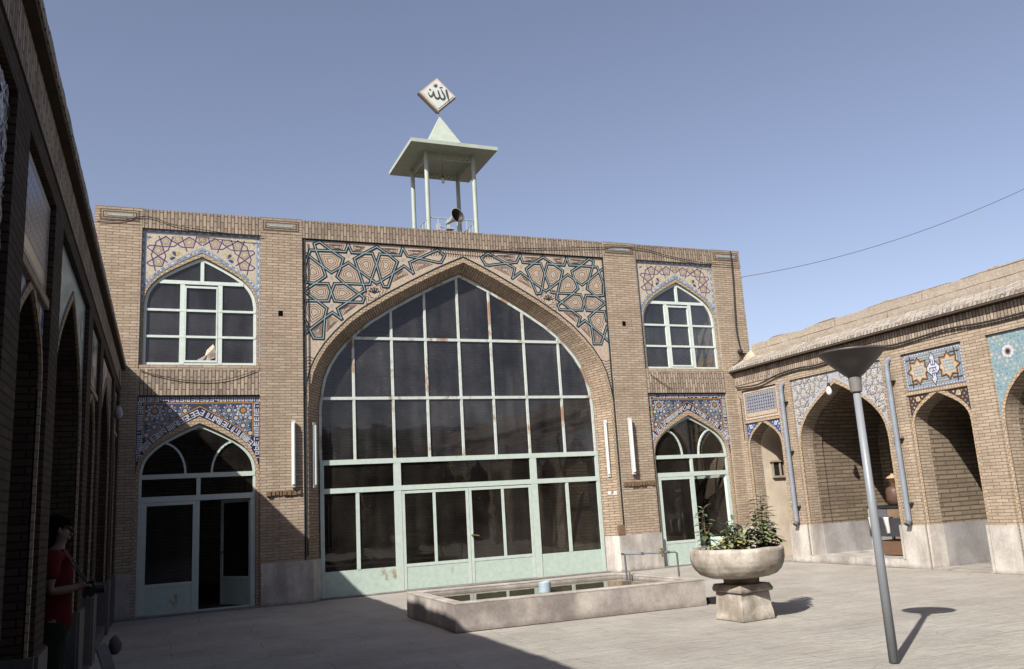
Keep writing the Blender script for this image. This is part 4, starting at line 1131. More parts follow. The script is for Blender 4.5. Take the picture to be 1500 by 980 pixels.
tag(tl, 'white fluorescent tube on the brick pier left of the great arch, outer one', 'tube light', 'fluorescent tubes beside the great arch')
t2 = copy_tree(tl); t2.location = (5.66, -.021, 2.74); t2['label'] = 'white fluorescent tube on the brick pier right of the great arch, outer one'
t3 = copy_tree(tl); t3.location = (-1.475, .19, 2.78); t3.rotation_euler = (0, 0, R(42)); t3['label'] = 'slim white fluorescent tube on the splayed left jamb of the great arch'
t4 = copy_tree(tl); t4.location = (5.19, .20, 2.72); t4.rotation_euler = (0, 0, R(-42)); t4['label'] = 'slim white fluorescent tube on the splayed right jamb of the great arch'
bm = nb(); box(bm, (-.035, -.02, -.04), (.035, 0, .04)); box(bm, (-.012, -.028, -.015), (.012, -.0202, .015))
s = obj('light_switch', bm, th, loc=(5.14, .205, 1.72)); s.rotation_euler = (0, 0, R(-42)); tag(s, 'pair of small white switches, the left one below the tube on the right jamb', 'switch', 'white wall switches')
s2 = s.copy(); COL.objects.link(s2); s2.location = (5.235, .11, 1.71); s2['label'] = 'small white wall switch, the right one below the tube on the right jamb'
s['label'] = 'small white wall switch, the left one below the tube on the right jamb'
s3 = s.copy(); COL.objects.link(s3); s3.location = (-1.50, .17, 1.66); s3.rotation_euler = (0, 0, R(42)); s3.scale = (.6, 1, .6); s3['label'] = 'tiny white wall switch below the tube on the left jamb'

# ------------------------------------------------------------------ drain pipes on the sunlit arcade
def make_pipe():
    t = empty('drain_pipe', (0, 0, 0)); pm = plain('grey_zinc_pipe', (.25, .28, .33), .5, .4, .12, 5)
    bm = nb(); tube(bm, [(.10, .0, 3.93), (.02, 0, 3.90), (-.03, 0, 3.80), (-.03, 0, 3.6), (-.03, 0, .86)], .05, 12); obj('pipe', bm, pm, t)
    bm = nb()
    for z in (1.2, 2.4, 3.5): box(bm, (-.035, -.10, z-.012), (.05, .10, z+.012))
    cyl(bm, (-.03, 0, .86), (-.09, 0, .80), .052, seg=12); obj('bracket', bm, plain('dark_bracket', (.12, .13, .14), .6), t)
    return t
dp = make_pipe(); dp.location = (8.68, -1.74, 0); tag(dp, 'grey drain pipe between the plastered niche and the widest arch', 'pipe', 'grey drain pipes on the sunlit arcade')
dp2 = copy_tree(dp); dp2.location = (8.68, -4.80, 0); dp2['label'] = 'grey drain pipe between the widest arch and the small lettered-panel niche'

# ------------------------------------------------------------------ cables
wire = plain('black_cable', (.035, .03, .03), .7)
def cable(name, pts, r, label, mat=wire, n=4):
    bm = nb(); P3 = [Vector(p) for p in pts]; out = []
    for i in range(len(P3)-1):
        p0, p1, p2, p3 = P3[max(i-1, 0)], P3[i], P3[i+1], P3[min(i+2, len(P3)-1)]
        for k in range(n):
            t = k/n; out.append(.5*((2*p1)+(-p0+p2)*t+(2*p0-5*p1+4*p2-p3)*t*t+(-p0+3*p1-3*p2+p3)*t**3))
    out.append(P3[-1]); tube(bm, out, r, 6); o = obj(name, bm, mat); tag(o, label, 'cable'); return o
cable('wall_cable', [(-5.45, -.03, 7.27), (-5.0, -.03, 7.33), (-4.6, -.03, 7.44), (-4.1, -.03, 7.30), (-3.54, -.03, 7.235), (-3.0, -.03, 7.19), (-2.45, -.03, 7.18)], .007, 'thin black cable sagging over the top left window')
cable('wall_cable', [(-4.62, -.02, 4.42), (-4.3, -.03, 4.33), (-3.9, -.03, 4.25), (-3.4, -.03, 4.23), (-3.0, -.03, 4.29), (-2.56, -.02, 4.44)], .007, 'black cable sagging across the brick band under the upper left window')
cable('wall_cable', [(1.2, -.03, 7.20), (2.2, -.03, 7.17), (3.1, -.03, 7.27), (4.2, -.03, 7.36), (5.4, -.035, 7.45), (6.35, -.035, 7.49), (7.1, -.03, 7.36), (7.8, -.03, 7.26), (8.5, -.04, 7.21), (9.3, -.03, 7.20)], .008, 'long black cable draped along the top right of the hall')
cable('wall_cable', [(9.03, -.04, 7.58), (9.02, -.03, 6.8), (8.97, -.03, 6.0), (8.95, -.03, 5.5), (8.99, -.04, 5.1), (9.02, -.05, 4.95), (8.9, -.06, 4.72), (8.72, -.06, 4.62)], .018, 'thick dark cable running down the right corner of the hall')
cable('wall_cable', [(6.35, -.02, 4.40), (6.6, -.03, 4.22), (6.9, -.03, 4.05)], .007, 'short thin wire under the upper right window')
cable('wall_cable', [(-1.60, -.012, 7.18), (-1.60, -.012, 5), (-1.60, -.012, 3.0), (-1.60, -.012, .85)], .014, 'black conduit down the left edge of the great bay', n=1)
cable('wall_cable', [(8.70, .0-.1, 4.06), (8.69, -.9, 4.02), (8.69, -1.6, 4.13), (8.69, -2.3, 4.17), (8.69, -2.9, 4.14), (8.69, -3.8, 4.20), (8.69, -4.4, 4.26), (8.69, -5.0, 4.16), (8.69, -6.2, 4.21), (8.69, -7.2, 4.16), (8.69, -9, 4.2), (8.69, -11, 4.18)],   .019, 'thick black cable sagging along the frieze of the sunlit arcade')
cable('wall_cable', [(8.735, -.16, 2.8), (8.735, -.16, 3.3), (8.735, -.165, 3.78), (8.735, -.10, 3.85)], .010, 'dark wire in the corner beside the plastered niche', n=1)
# overhead line from the hall corner away over the right roof
pA = Vector((9.33, .02, 6.93)); dB = px_ray(1500, 277); pB = CAM+dB*((14.5-CAM.x)/dB.x)
pts = []
for i in range(17):
    t = i/16; p = pA.lerp(pB, t); p.z -= .30*4*t*(1-t)*.9; pts.append(p)
e = pB+(pB-pA)*.35; pts.append(Vector((e.x, e.y, e.z+.3)))
cable('overhead_cable', pts, .006, 'thin overhead cable rising from the hall corner into the sky', n=1)
bm = nb(); cyl(bm, (9.29, .05, 6.93), (9.36, .03, 6.93), .025, seg=8); tag(obj('cable_insulator', bm, plain('porcelain', (.5, .5, .5), .3)), 'small insulator holding the overhead cable on the hall corner', 'insulator')
bm = nb(); bmesh.ops.create_icosphere(bm, subdivisions=2, radius=.07, matrix=Matrix.Translation((8.97, -.06, 4.98))); box(bm, (8.93, -.07, 4.90), (9.18, -.03, 4.94)); tag(obj('cable_junction', bm, wire), 'dark tangled cable junction low on the right corner of the hall', 'junction')

# ------------------------------------------------------------------ pool
PO = [(-.68, -3.72), (-.62, -5.90), (3.16, -6.08), (2.98, -3.95)]
cen = Vector((sum(p[0] for p in PO)/4, sum(p[1] for p in PO)/4))
def inset(pts, d):
    out = []
    n = len(pts)
    for i in range(n):
        a, b2, c2 = Vector(pts[i-1]), Vector(pts[i]), Vector(pts[(i+1) % n])
        e1 = (b2-a).normalized(); e2 = (c2-b2).normalized()
        n1 = Vector((-e1.y, e1.x)); n2 = Vector((-e2.y, e2.x))
        if n1.dot(cen-b2) < 0: n1 = -n1
        if n2.dot(cen-b2) < 0: n2 = -n2
        k = (n1+n2)/(1+n1.dot(n2)); out.append(tuple(b2+k*d))
    return out
PT = tag(empty('stone_pool', (1.2, -4.9, 0)), 'low rectangular ablution pool with stained stone sides in front of the great arch', 'pool')
def Pp(u, v, d): return (u-1.2, v+4.9, d)
bm = nb(); inn = inset(PO, .14)
slab(bm, Pp, PO, [inn], 0.0, .345)
bmesh.ops.subdivide_edges(bm, edges=[e for e in bm.edges if e.calc_length() > .8], cuts=8, use_grid_fill=False)
obj('basin_wall', bm, M['pool'], PT)
bm = nb(); out2 = inset(PO, -.003); in2 = inset(PO, .145)
slab(bm, Pp, out2, [in2], .346, .372); o = obj('coping', bm, stained('worn_pool_coping', (.58, .54, .50), (.30, .27, .25), .6, amt=.5), PT)
bv = o.modifiers.new('bevel', 'BEVEL'); bv.width = .007; bv.segments = 2
bm = nb(); slab(bm, Pp, inset(PO, .10), [], .0, .03); obj('basin_floor', bm, plain('pool_silt', (.10, .085, .055), .9), PT)
mt, nt, b = newmat('pool_water', .02, .5); b.inputs['Base Color'].default_value = (.085, .085, .05, 1); b.inputs['IOR'].default_value = 1.33; b.inputs['Specular IOR Level'].default_value = .9
co = objco(nt); bump(nt, noise(nt, co, 9, 3), b, .05, .01)
bm = nb(); sheet(bm, lambda u, v, d: (u, v, d), inset(PO, .141), .315); tag(obj('pool_water', bm, mt, recalc=False), kind='structure')
bpy.data.objects['pool_water'].data.update()
# standpipe with a tap
WP = tag(empty('tap_pipe', (2.95, -5.0, 0)), 'grey bent water pipe with brass tap over the end of the pool', 'pipe')
pa, pb_ = Vector(onY(915, 812, -4.6)), Vector(onY(990, 812, -5.0))
zp = pa.y
bm = nb()
def W3(p): return (p[0]-2.95, p[1]+5.0, p[2])
A1, A2 = Vector((pa.x, -4.6, zp)), Vector((pb_.x, -5.0, zp-.0))
tube(bm, [W3((A1.x-.06, A1.y, zp+.012)), W3(A1), W3(A2)], .015, 10); tube(bm, [W3((A1.x, A1.y, zp)), W3((A1.x+.01, A1.y, .1))], .015, 10); tube(bm, [W3((A2.x-.02, A2.y, zp)), W3((A2.x+.02, A2.y, zp-.02)), W3((A2.x+.03, A2.y, 0.0))], .015, 10)
tube(bm, [W3((A1.x+.05, A1.y-.02, zp-.28)), W3((A1.x+.05, A1.y-.02, .2))], .014, 8)
for q in (.35, .72, .86): 
    c_ = A1.lerp(A2, q); cyl(bm, W3(c_-Vector((.025, 0, 0))), W3(c_+Vector((.025, 0, 0))), .022, seg=10)
obj('pipe', bm, plain('galvanised_pipe', (.17, .185, .21), .45, .4, .15, 12, metal=.4), WP)
bm = nb(); c_ = A1.lerp(A2, .70); cyl(bm, W3(c_), W3(c_+Vector((0, -.07, .0))), .018, seg=8); cyl(bm, W3(c_+Vector((0, -.06, -.07))), W3(c_+Vector((0, -.06, .05))), .017, seg=8); cyl(bm, W3(c_+Vector((-.04, -.06, .06))), W3(c_+Vector((.04, -.06, .06))), .009, seg=8); obj('tap', bm, plain('brass', (.55, .40, .18), .3, .5, metal=.9), WP)
# float can in the water
bm = nb(); lathe(bm, [(.088, -.10), (.09, .07), (.086, .085), (.08, .085), (.078, .075), (.005, .072)], 24)
cx_, cy_, _ = 0.99, -5.30, 0
tag(obj('floating_can', bm, plain('pale_blue_paint', (.42, .52, .60), .4, .4, .12, 10), loc=(1.02, -5.15, .375), smooth=False), 'small pale blue can standing in the pool water', 'can')
# dark spill block beside the pool end
bm = nb(); box(bm, (-.10, -.05, 0), (.10, .05, .09)); 
for v in bm.verts:
    if v.co.z < .01: v.co.x *= .6
tag(obj('drain_trough', bm, plain('wet_dark_stone', (.04, .035, .03), .4), loc=(3.33, -6.0, 0)), 'small dark drain trough on the ground at the right end of the pool', 'trough')

# ------------------------------------------------------------------ planter
PLT = tag(empty('stone_planter', (2.72, -7.55, 0)), 'round pale stone planter bowl on a square pedestal right of the pool', 'planter')
prof = [(.25, .515), (.36, .525), (.47, .56), (.53, .615), (.572, .685), (.588, .75), (.585, .885), (.55, .895), (.535, .87), (.53, .80), (.25, .78)]
fine = []
for (r0, z0_), (r1, z1_) in zip(prof, prof[1:]):
    fine += [(r0+(r1-r0)*k/3, z0_+(z1_-z0_)*k/3) for k in range(3)]
bm = nb(); lathe(bm, fine+[prof[-1]], 64)
for v in bm.verts:
    if len(v.link_edges) < 3: continue
    ang = math.degrees(math.atan2(v.co.y, v.co.x)) % 360; rr_ = v.co.xy.length
    jn = -.010 if min(abs(ang-q) for q in (0, 45, 90, 135, 180, 225, 270, 315, 360)) < 2 and rr_ > .5 else 0
    facet = -.012*abs(math.sin(R(ang*4)))
    n = mn.noise_vector(v.co*5)*.009+mn.noise_vector(v.co*19)*.004; k = 1+(jn+.012+facet)/max(rr_, .1)
    v.co = Vector((v.co.x*k, v.co.y*k, v.co.z))+n
o = obj('bowl', bm, M['planter'], PLT, loc=(-.03, 0, .0), smooth=True); o.rotation_euler = (0, 0, R(11))
bm = nb(); lathe(bm, [(.235, .44), (.222, .45), (.228, .514)], 20); obj('neck', bm, plain('brown_stone', (.24, .17, .11), .85), PLT)
def pyr(bm, s0, s1, z0, z1):
    lo = [bm.verts.new((a*s0, b2*s0, z0)) for a, b2 in ((-1, -1), (1, -1), (1, 1), (-1, 1))]; hi = [bm.verts.new((a*s1, b2*s1, z1)) for a, b2 in ((-1, -1), (1, -1), (1, 1), (-1, 1))]
    bm.faces.new(lo[::-1]); bm.faces.new(hi)
    for i in range(4): bm.faces.new((lo[i], lo[(i+1) % 4], hi[(i+1) % 4], hi[i]))
bm = nb(); pyr(bm, .262, .235, 0, .34); pyr(bm, .262, .275, .341, .375); pyr(bm, .275, .245, .3755, .438)
bmesh.ops.subdivide_edges(bm, edges=bm.edges[:], cuts=3, use_grid_fill=True)
for v in bm.verts:
    n = mn.noise_vector(v.co*7)*.017; v.co += Vector((n.x, n.y, n.z*.4))
o = obj('pedestal', bm, M['planter'], PLT); o.rotation_euler = (0, 0, R(4)); bv = o.modifiers.new('bevel', 'BEVEL'); bv.width = .012; bv.segments = 2; bv.limit_method = 'ANGLE'
bm = nb(); lathe(bm, [(.02, .80), (.53, .80), (.53, .835), (.3, .86), (.02, .865)], 18); obj('soil', bm, plain('dry_soil', (.20, .14, .09), .95, .1, .25, 20, bstr=.6), PLT)

leafm = {}
for k, c in dict(dark=(.09, .13, .06), mid=(.16, .20, .09), pale=(.28, .29, .15), yellow=(.50, .48, .15), dry=(.28, .16, .08)).items():
    mt, nt, b = newmat('leaf_'+k, .45, .4); co = objco(nt)
    nt.links.new(mix(nt, 1.0, c, ramp(nt, noise(nt, co, 14, 3), [(.3, g(.65)), (.7, g(1.35))]), 'MULTIPLY'), b.inputs['Base Color'])
    leafm[k] = mt
def leaf_mesh(bm, base, direction, L, w, mi, up=Vector((0, 0, 1))):
    d = direction.normalized(); s = d.cross(up)
    if s.length < .1: s = Vector((1, 0, 0))
    s.normalize(); n = s.cross(d).normalized()
    pts = [(0, 0), (.25, .8), (.55, 1), (.82, .55), (1, 0)]
    mid = [base+d*(L*t)+n*(-.25*L*t*t) for t, _ in pts]
    lf = [m2+s*(w*.5*q)+n*(w*.16*q) for m2, (_, q) in zip(mid, pts)]; rt = [m2-s*(w*.5*q)+n*(w*.16*q) for m2, (_, q) in zip(mid, pts)]
    mv = [bm.verts.new(v) for v in mid]; lv = [bm.verts.new(v) for v in lf[1:-1]]; rv = [bm.verts.new(v) for v in rt[1:-1]]
    F = [(mv[0], lv[0], mv[1]), (mv[0], mv[1], rv[0])]
    for i in range(2): F += [(mv[i+1], lv[i], lv[i+1], mv[i+2]), (mv[i+1], mv[i+2], rv[i+1], rv[i])]
    F += [(mv[3], lv[2], mv[4]), (mv[3], mv[4], rv[2])]
    for f in F: bm.faces.new(f).material_index = mi
def shrub(name, loc, stems, label, seed, L=.10, mix_=(0, 1, 1, 2), dens=1.0):
    r = random.Random(seed); T = tag(empty(name, loc), label, 'plant', 'plants growing in the stone planter')
    bs, bl = nb(), nb(); names = ['dark', 'mid', 'pale', 'yellow', 'dry']
    for (dx, dy, h) in stems:
        pts = [Vector((dx*.15*t+r.uniform(-.012, .012), dy*.15*t+r.uniform(-.012, .012), h*t)) for t in (0, .25, .5, .75, 1)]
        b0 = Vector((dx, dy, 0)); pts = [b0+p for p in pts]
        tube(bs, pts, [.010, .009, .007, .005, .003], 6)
        nl = int(h*64*dens)
        for i in range(nl):
            t = .12+.88*i/nl; k = min(3, int(t*4)); p = pts[k].lerp(pts[k+1], t*4-k)
            a = i*2.4+r.uniform(-.4, .4); el = r.uniform(-.1, .75)*(1 if t < .9 else 1.6)
            d = Vector((math.cos(a)*math.cos(el), math.sin(a)*math.cos(el), math.sin(el)))
            ll = L*r.uniform(.75, 1.3)*(1.1-.35*t)
            mi = r.choice(mix_) 
            if r.random() < .06: mi = 4 if t < .4 else 2
            st = p+d*ll*.3*r.random(); leaf_mesh(bl, st, d-Vector((0, 0, .25)), ll*1.15, ll*.56, mi)
    obj('stem', bs, plain('brown_stem', (.16, .10, .06), .8), T)
    obj('foliage', bl, [leafm[k] for k in names], T, recalc=False)
    return T
zb = .86
shrub('leafy_shrub', (2.33, -7.42, zb), [(0, 0, .55), (.04, -.03, .30)], 'thin upright plant at the left end of the planter', 1, .115, (0, 0, 1), .8)
shrub('leafy_shrub', (2.46, -7.72, zb-.02), [(0, 0, .20), (.10, .02, .16), (-.08, .03, .14), (.18, .0, .18), (.02, .05, .12)], 'low clump with yellowish leaves at the front left of the planter', 2, .12, (2, 3, 1, 3, 2), 1.6)
shrub('leafy_shrub', (2.74, -7.50, zb), [(0, 0, .36), (.07, .04, .32), (-.08, .0, .34), (-.14, -.03, .26), (.14, -.03, .26)], 'bushy dark green plant in the middle of the planter', 3, .115, (0, 0, 1, 0), 1.15)
shrub('leafy_shrub', (3.12, -7.60, zb), [(0, 0, .70), (-.07, .02, .52), (.04, -.03, .45)], 'tallest plant with drooping leaves at the right end of the planter', 4, .13, (0, 1, 1, 2), .95)
shrub('leafy_shrub', (3.0, -7.72, zb), [(0, 0, .26), (-.09, .02, .34), (.10, .03, .24), (-.18, .04, .28), (.17, -.02, .16)], 'dense pale green plant in front of the tallest one', 5, .12, (2, 1, 1, 2, 0), 1.25)

# ------------------------------------------------------------------ lamp post
LP = tag(empty('lamp_post', (1.973, -10.678, 0)), 'slim grey lamp post with a wide conical shade in the courtyard', 'lamp')
bm = nb(); cyl(bm, (0, 0, 0), (.0, 0, 2.50), .045, .034, seg=20, cap=True)
for f in bm.faces: f.smooth = len(f.verts) == 4
obj('pole', bm, plain('grey_pole_paint', (.27, .29, .32), .4, .4, .07, 4), LP, recalc=True)
bm = nb(); lathe(bm, [(.045, 2.46), (.055, 2.47), (.062, 2.62), (.058, 2.63)], 20); obj('collar', bm, plain('grey_brown_collar', (.23, .215, .20), .5), LP, smooth=False)
bm = nb(); prof = [(.06, 2.61), (.09, 2.63), (.20, 2.735), (.30, 2.84), (.312, 2.846), (.312, 2.86), (.29, 2.866), (.10, 2.89), (.01, 2.895)]
lathe(bm, prof, 40)
for f in bm.faces: f.smooth = True
obj('lamp_shade', bm, plain('brown_grey_shade', (.085, .073, .07), .45, .4, .1, 5), LP)

# ------------------------------------------------------------------ table in the wide recess
TB = tag(empty('serving_stand', (9.50, -3.85, .157)), 'dark stand hung with white cloths inside the widest sunlit arch', 'stand')
dk = plain('black_painted_metal', (.025, .026, .03), .4, .4)
bm = nb(); box(bm, (-.30, -.60, .93), (.30, .60, .975)); obj('top', bm, dk, TB)
for sx in (-.27, .27):
    for sy in (-.56, .56):
        bm = nb(); box(bm, (sx-.025, sy-.025, 0), (sx+.025, sy+.025, .93)); obj('leg', bm, plain('pale_leg', (.55, .50, .44), .6), TB)
bm = nb(); box(bm, (-.335, -.58, .38), (-.305, .57, .74)); obj('front_cloth', bm, plain('charcoal_cloth', (.045, .045, .055), .9), TB)
bm = nb(); box(bm, (-.28, -.5, .76), (.2, .1, .92)); obj('box', bm, plain('brown_card', (.24, .16, .10), .8), TB)
bm = nb(); box(bm, (-.28, .12, .76), (.2, .45, .92)); obj('box', bm, plain('grey_box', (.12, .13, .15), .7), TB)
bm = nb(); box(bm, (-.24, -.5, .02), (.2, .38, .30)); obj('crate', bm, plain('brown_crate', (.16, .09, .055), .8), TB)
for j, (yy, lab) in enumerate(((.38, 'white cloth hanging from the dark stand, the left one'), (.02, 'white cloth hanging from the dark stand, the right one'))):
    bm = nb(); rows = []
    for i in range(9):
        t = i/8; z = .76-.33*t; w = .085*(1-.45*t)
        xx = -.345-.02*math.sin(t*3+j); yc = (.05*(1-t) if j == 0 else -.015*math.sin(3*t))
        rows.append([bm.verts.new((xx-.012, yc-w, z)), bm.verts.new((xx-.03, yc, z)), bm.verts.new((xx-.012, yc+w, z)), bm.verts.new((xx+.008, yc, z))])
    for A_, B_ in zip(rows, rows[1:]):
        for k in range(4): bm.faces.new((A_[k], A_[(k+1) % 4], B_[(k+1) % 4], B_[k]))
    bm.faces.new(rows[0]); bm.faces.new(rows[-1][::-1])
    o = obj('white_cloth', bm, plain('white_linen', (.7, .68, .66), .9), loc=(9.50, -3.79+yy, .157), smooth=True); tag(o, lab, 'cloth', 'white cloths on the dark stand')
U = tag(empty('clay_urn', (9.50, -3.74, 1.134)), 'brown urn with a tan lid on the dark stand, half behind the brick pier', 'urn')
bm = nb(); lathe(bm, [(.10, 0), (.15, .02), (.165, .12), (.165, .28), (.14, .345), (.09, .37), (.06, .385)], 24); obj('body', bm, plain('brown_glaze', (.11, .06, .04), .5), U, smooth=True)
bm = nb(); lathe(bm, [(.065, .38), (.055, .40), (.075, .46), (.10, .50), (.105, .53)], 20); obj('neck', bm, plain('dark_brown_glaze', (.12, .06, .03), .5), U, smooth=True)
bm = nb(); lathe(bm, [(.125, .53), (.13, .54), (.09, .575), (.035, .60), (.03, .625), (.012, .63)], 20); obj('lid', bm, plain('tan_lid', (.45, .33, .20), .6), U, smooth=True)

# ------------------------------------------------------------------ odds and ends
bm = nb(); box(bm, (-.05, -.09, 0), (.05, .09, 1.15))
o = obj('stone_slab', bm, M['marble_grey'], loc=(-4.60, -6.8, .0)); o.rotation_euler = (R(0), R(-18), R(8)); tag(o, 'narrow grey stone slab leaning against the shaded arcade', 'slab')
o.location = (-4.56, -7.3, .01); o.scale = (1, 1.5, .42)
bm = nb(); bmesh.ops.create_icosphere(bm, subdivisions=2, radius=1)
for v in bm.verts: v.co = Vector((v.co.x*.08, v.co.y*.09, v.co.z*.12+.10))*(1+.35*mn.noise(v.co*2.5))
tag(obj('rough_stone', bm, plain('grey_rubble', (.13, .12, .11), .9), loc=(-4.72, -4.2, 0), smooth=True), 'rough rounded stone at the foot of the shaded arcade', 'stone')
# crumpled cloth in the broken pane
pts = [onY(x, y, .115) for x, y in ((284, 530.5), (291, 526), (299, 524), (303, 513), (308, 508), (312, 504), (315, 508), (316.5, 516), (314, 524), (309, 527), (306, 531), (300, 528.5), (294, 531))]
cu_ = sum(p[0] for p in pts)/len(pts); cv_ = sum(p[1] for p in pts)/len(pts)
bm = nb(); f0 = [bm.verts.new((p[0]-cu_, .012, p[1]-cv_)) for p in pts]; f1 = [bm.verts.new(((p[0]-cu_)*.9, -.012+.012*(i % 3), (p[1]-cv_)*.9)) for i, p in enumerate(pts)]
for i in range(len(pts)): bm.faces.new((f0[i], f0[(i+1) % len(pts)], f1[(i+1) % len(pts)], f1[i]))
c0 = bm.verts.new((0, -.035, .02)); c1 = bm.verts.new((0, .014, 0))
for i in range(len(pts)): bm.faces.new((f1[i], f1[(i+1) % len(pts)], c0)); bm.faces.new((f0[i], f0[(i+1) % len(pts)], c1))
tag(obj('crumpled_cloth', bm, plain('cream_cloth', (.66, .56, .46), .9, .1, .2, 30), loc=(cu_, .115, cv_)), 'crumpled cream cloth stuffed in the lower middle pane of the upper left window', 'cloth')
# leaning plank and dry flowers seen through the great glazing
bm = nb(); cyl(bm, (0, 0, 0), (.62, .15, 1.75), .045, seg=8); tag(obj('leaning_pole', bm, plain('grey_wood', (.34, .28, .22), .8), loc=(4.30, .95, .03)), 'weathered pole leaning behind the right end of the great glazing', 'pole')
FL = tag(empty('dried_flowers', (-.35, .55, .5)), 'thin dried flower stems behind the left door glazing', 'plant')
bm = nb(); tube(bm, [(0, 0, 0), (.08, 0, .22), (.22, .0, .42), (.32, 0, .58)], .006, 5); tube(bm, [(0, 0, .0), (-.08, 0, .15), (-.16, 0, .34)], .005, 5); box(bm, (-.04, -.04, -.05), (.04, .04, .03)); obj('stem', bm, plain('grey_stem', (.3, .3, .26), .8), FL)
bm = nb()
for q in ((.08, .22), (.22, .42), (.32, .58), (-.07, .15), (-.16, .34), (-.13, .28)):
    bmesh.ops.create_icosphere(bm, subdivisions=1, radius=.026, matrix=Matrix.Translation((q[0], -.01, q[1])))
obj('blossom', bm, plain('pale_petal', (.6, .58, .56), .8), FL)

# ------------------------------------------------------------------ person
PE = tag(empty('person', (-4.97, -9.08, 0)), 'person with dark bobbed hair in a red shirt standing in shadow by the left arcade', 'person')
skin, snt, sb = newmat('skin', .55, .3); sb.inputs['Base Color'].default_value = (.17, .10, .07, 1)
def skin_mesh(name, joints, bones, mat, parent, sub=2, root=0):
    me = bpy.data.meshes.new(name); me.from_pydata([j[:3] for j in joints], bones, []); me.update()
    o = link(name, me, mat, parent)
    sk = o.modifiers.new('skin', 'SKIN'); sk.use_smooth_shade = True
    for i, j in enumerate(joints):
        r = j[3]; me.skin_vertices[0].data[i].radius = (r, j[4] if len(j) > 4 else r); me.skin_vertices[0].data[i].use_root = i == root
    s = o.modifiers.new('sub', 'SUBSURF'); s.levels = s.render_levels = sub
    return o
J = [(0, 0, .93, .10, .08), (0, 0, 1.10, .09, .07), (.0, 0, 1.28, .12, .08), (0, 0, 1.42, .09, .07), (.02, 0, 1.49, .05), (.035, 0, 1.55, .065), (.03, 0, 1.62, .088)]
Bn = [(0, 1), (1, 2), (2, 3), (3, 4), (4, 5), (5, 6)]
def addchain(pts, start):
    prev = start
    for p_ in pts:
        J.append(p_); Bn.append((prev, len(J)-1)); prev = len(J)-1
    return prev
for s in (-1, 1):
    w_ = addchain([(0, s*.17, 1.40, .055), (-.01, s*.20, 1.14, .042), (.13, s*.13, 1.15, .032), (.175, s*.085, 1.155, .026), (.21, s*.07, 1.16, .03, .02)], 3)
    for k, (dy, ll) in enumerate(((.028, .06), (.010, .07), (-.010, .068), (-.028, .055))):
        addchain([(.235, s*.07+dy*.8, 1.165, .009), (.235+ll*.6, s*.07+dy-s*.012, 1.16, .009), (.235+ll*.75, s*.07+dy-s*.035, 1.145, .0075)], w_)
    addchain([(.215, s*.07-s*.03, 1.185, .011), (.245, s*.07-s*.045, 1.195, .009)], w_)
    addchain([(.0, s*.08, .86, .06), (.015, s*.10, .50, .05), (-.01, s*.10, .10, .042), (.0, s*.10, .05, .04), (.13, s*.115, .03, .035, .025)], 0)
skin_mesh('body', J, Bn, skin, PE)
hair = plain('black_hair', (.006, .005, .005), .95, .0)
bm = nb(); bmesh.ops.create_uvsphere(bm, u_segments=24, v_segments=16, radius=1)
for v in bm.verts:
    c_ = v.co.copy(); front = c_.x > .35 and c_.z < .25
    v.co = Vector((c_.x*.125-.012, c_.y*.118, c_.z*.115+1.61))
    if c_.z < 0: v.co.z = 1.61+c_.z*(.20 if c_.x < .15 else .06); v.co.x = min(v.co.x, .045)-.012
    n_ = mn.noise_vector(v.co*18)*.008; v.co += n_
    if front: v.co.x *= .45
obj('hair', bm, hair, PE, smooth=True)
bm = nb()   # nose, ear, lips, eye
for c_, r in (((.125, 0, 1.605), (.014, .011, .018)), ((.03, -.088, 1.60), (.018, .01, .028)), ((.03, .088, 1.60), (.018, .01, .028)), ((.112, 0, 1.565), (.014, .024, .010)), ((.08, 0, 1.545), (.028, .03, .024))):
    bmesh.ops.create_uvsphere(bm, u_segments=12, v_segments=8, radius=1, matrix=Matrix.Translation(c_) @ Matrix.Diagonal((*r, 1)))
obj('face_features', bm, skin, PE, smooth=True)
bm = nb()
for s in (-1, 1): bmesh.ops.create_uvsphere(bm, u_segments=10, v_segments=8, radius=.009, matrix=Matrix.Translation((.098, s*.032, 1.618)))
obj('eye', bm, plain('dark_eye', (.03, .02, .02), .2), PE, smooth=True)
SJ = [(0, 0, .80, .16, .125), (0, 0, .90, .16, .125), (0, 0, 1.10, .14, .11), (0, 0, 1.28, .165, .12), (0, 0, 1.42, .10, .08), (.01, 0, 1.455, .06)]
SBn = [(0, 1), (1, 2), (2, 3), (3, 4), (4, 5)]
for s in (-1, 1):
    SJ += [(0, s*.175, 1.395, .075), (-.005, s*.2, 1.22, .066)]; SBn += [(4, len(SJ)-2), (len(SJ)-2, len(SJ)-1)]
skin_mesh('shirt', SJ, SBn, plain('red_cotton', (.11, .008, .014), .85, .1, .1, 10), PE)
TJ = [(0, 0, .95, .15, .12), (0, 0, .86, .155, .125)]; TB_ = [(0, 1)]
for s in (-1, 1):
    TJ += [(.0, s*.085, .76, .11), (.015, s*.10, .48, .078), (-.005, s*.10, .12, .068)]; n_ = len(TJ); TB_ += [(1, n_-3), (n_-3, n_-2), (n_-2, n_-1)]
skin_mesh('trousers', TJ, TB_, plain('dark_green_trousers', (.014, .022, .014), .9, .1), PE)
bm = nb()
for s in (-1, 1):
    bmesh.ops.create_uvsphere(bm, u_segments=14, v_segments=10, radius=1, matrix=Matrix.Translation((.05, s*.105, .045)) @ Matrix.Diagonal((.14, .052, .048, 1)))
for v in bm.verts: v.co.z = max(v.co.z, .0)
obj('shoe', bm, plain('black_shoe', (.02, .02, .02), .5), PE, smooth=True)
CM = tag(empty('photo_camera', (-4.97+.27, -9.08, 1.125)), 'black photo camera held in both hands by the person in red', 'camera')
blk = plain('black_camera_body', (.015, .015, .016), .4, .4)
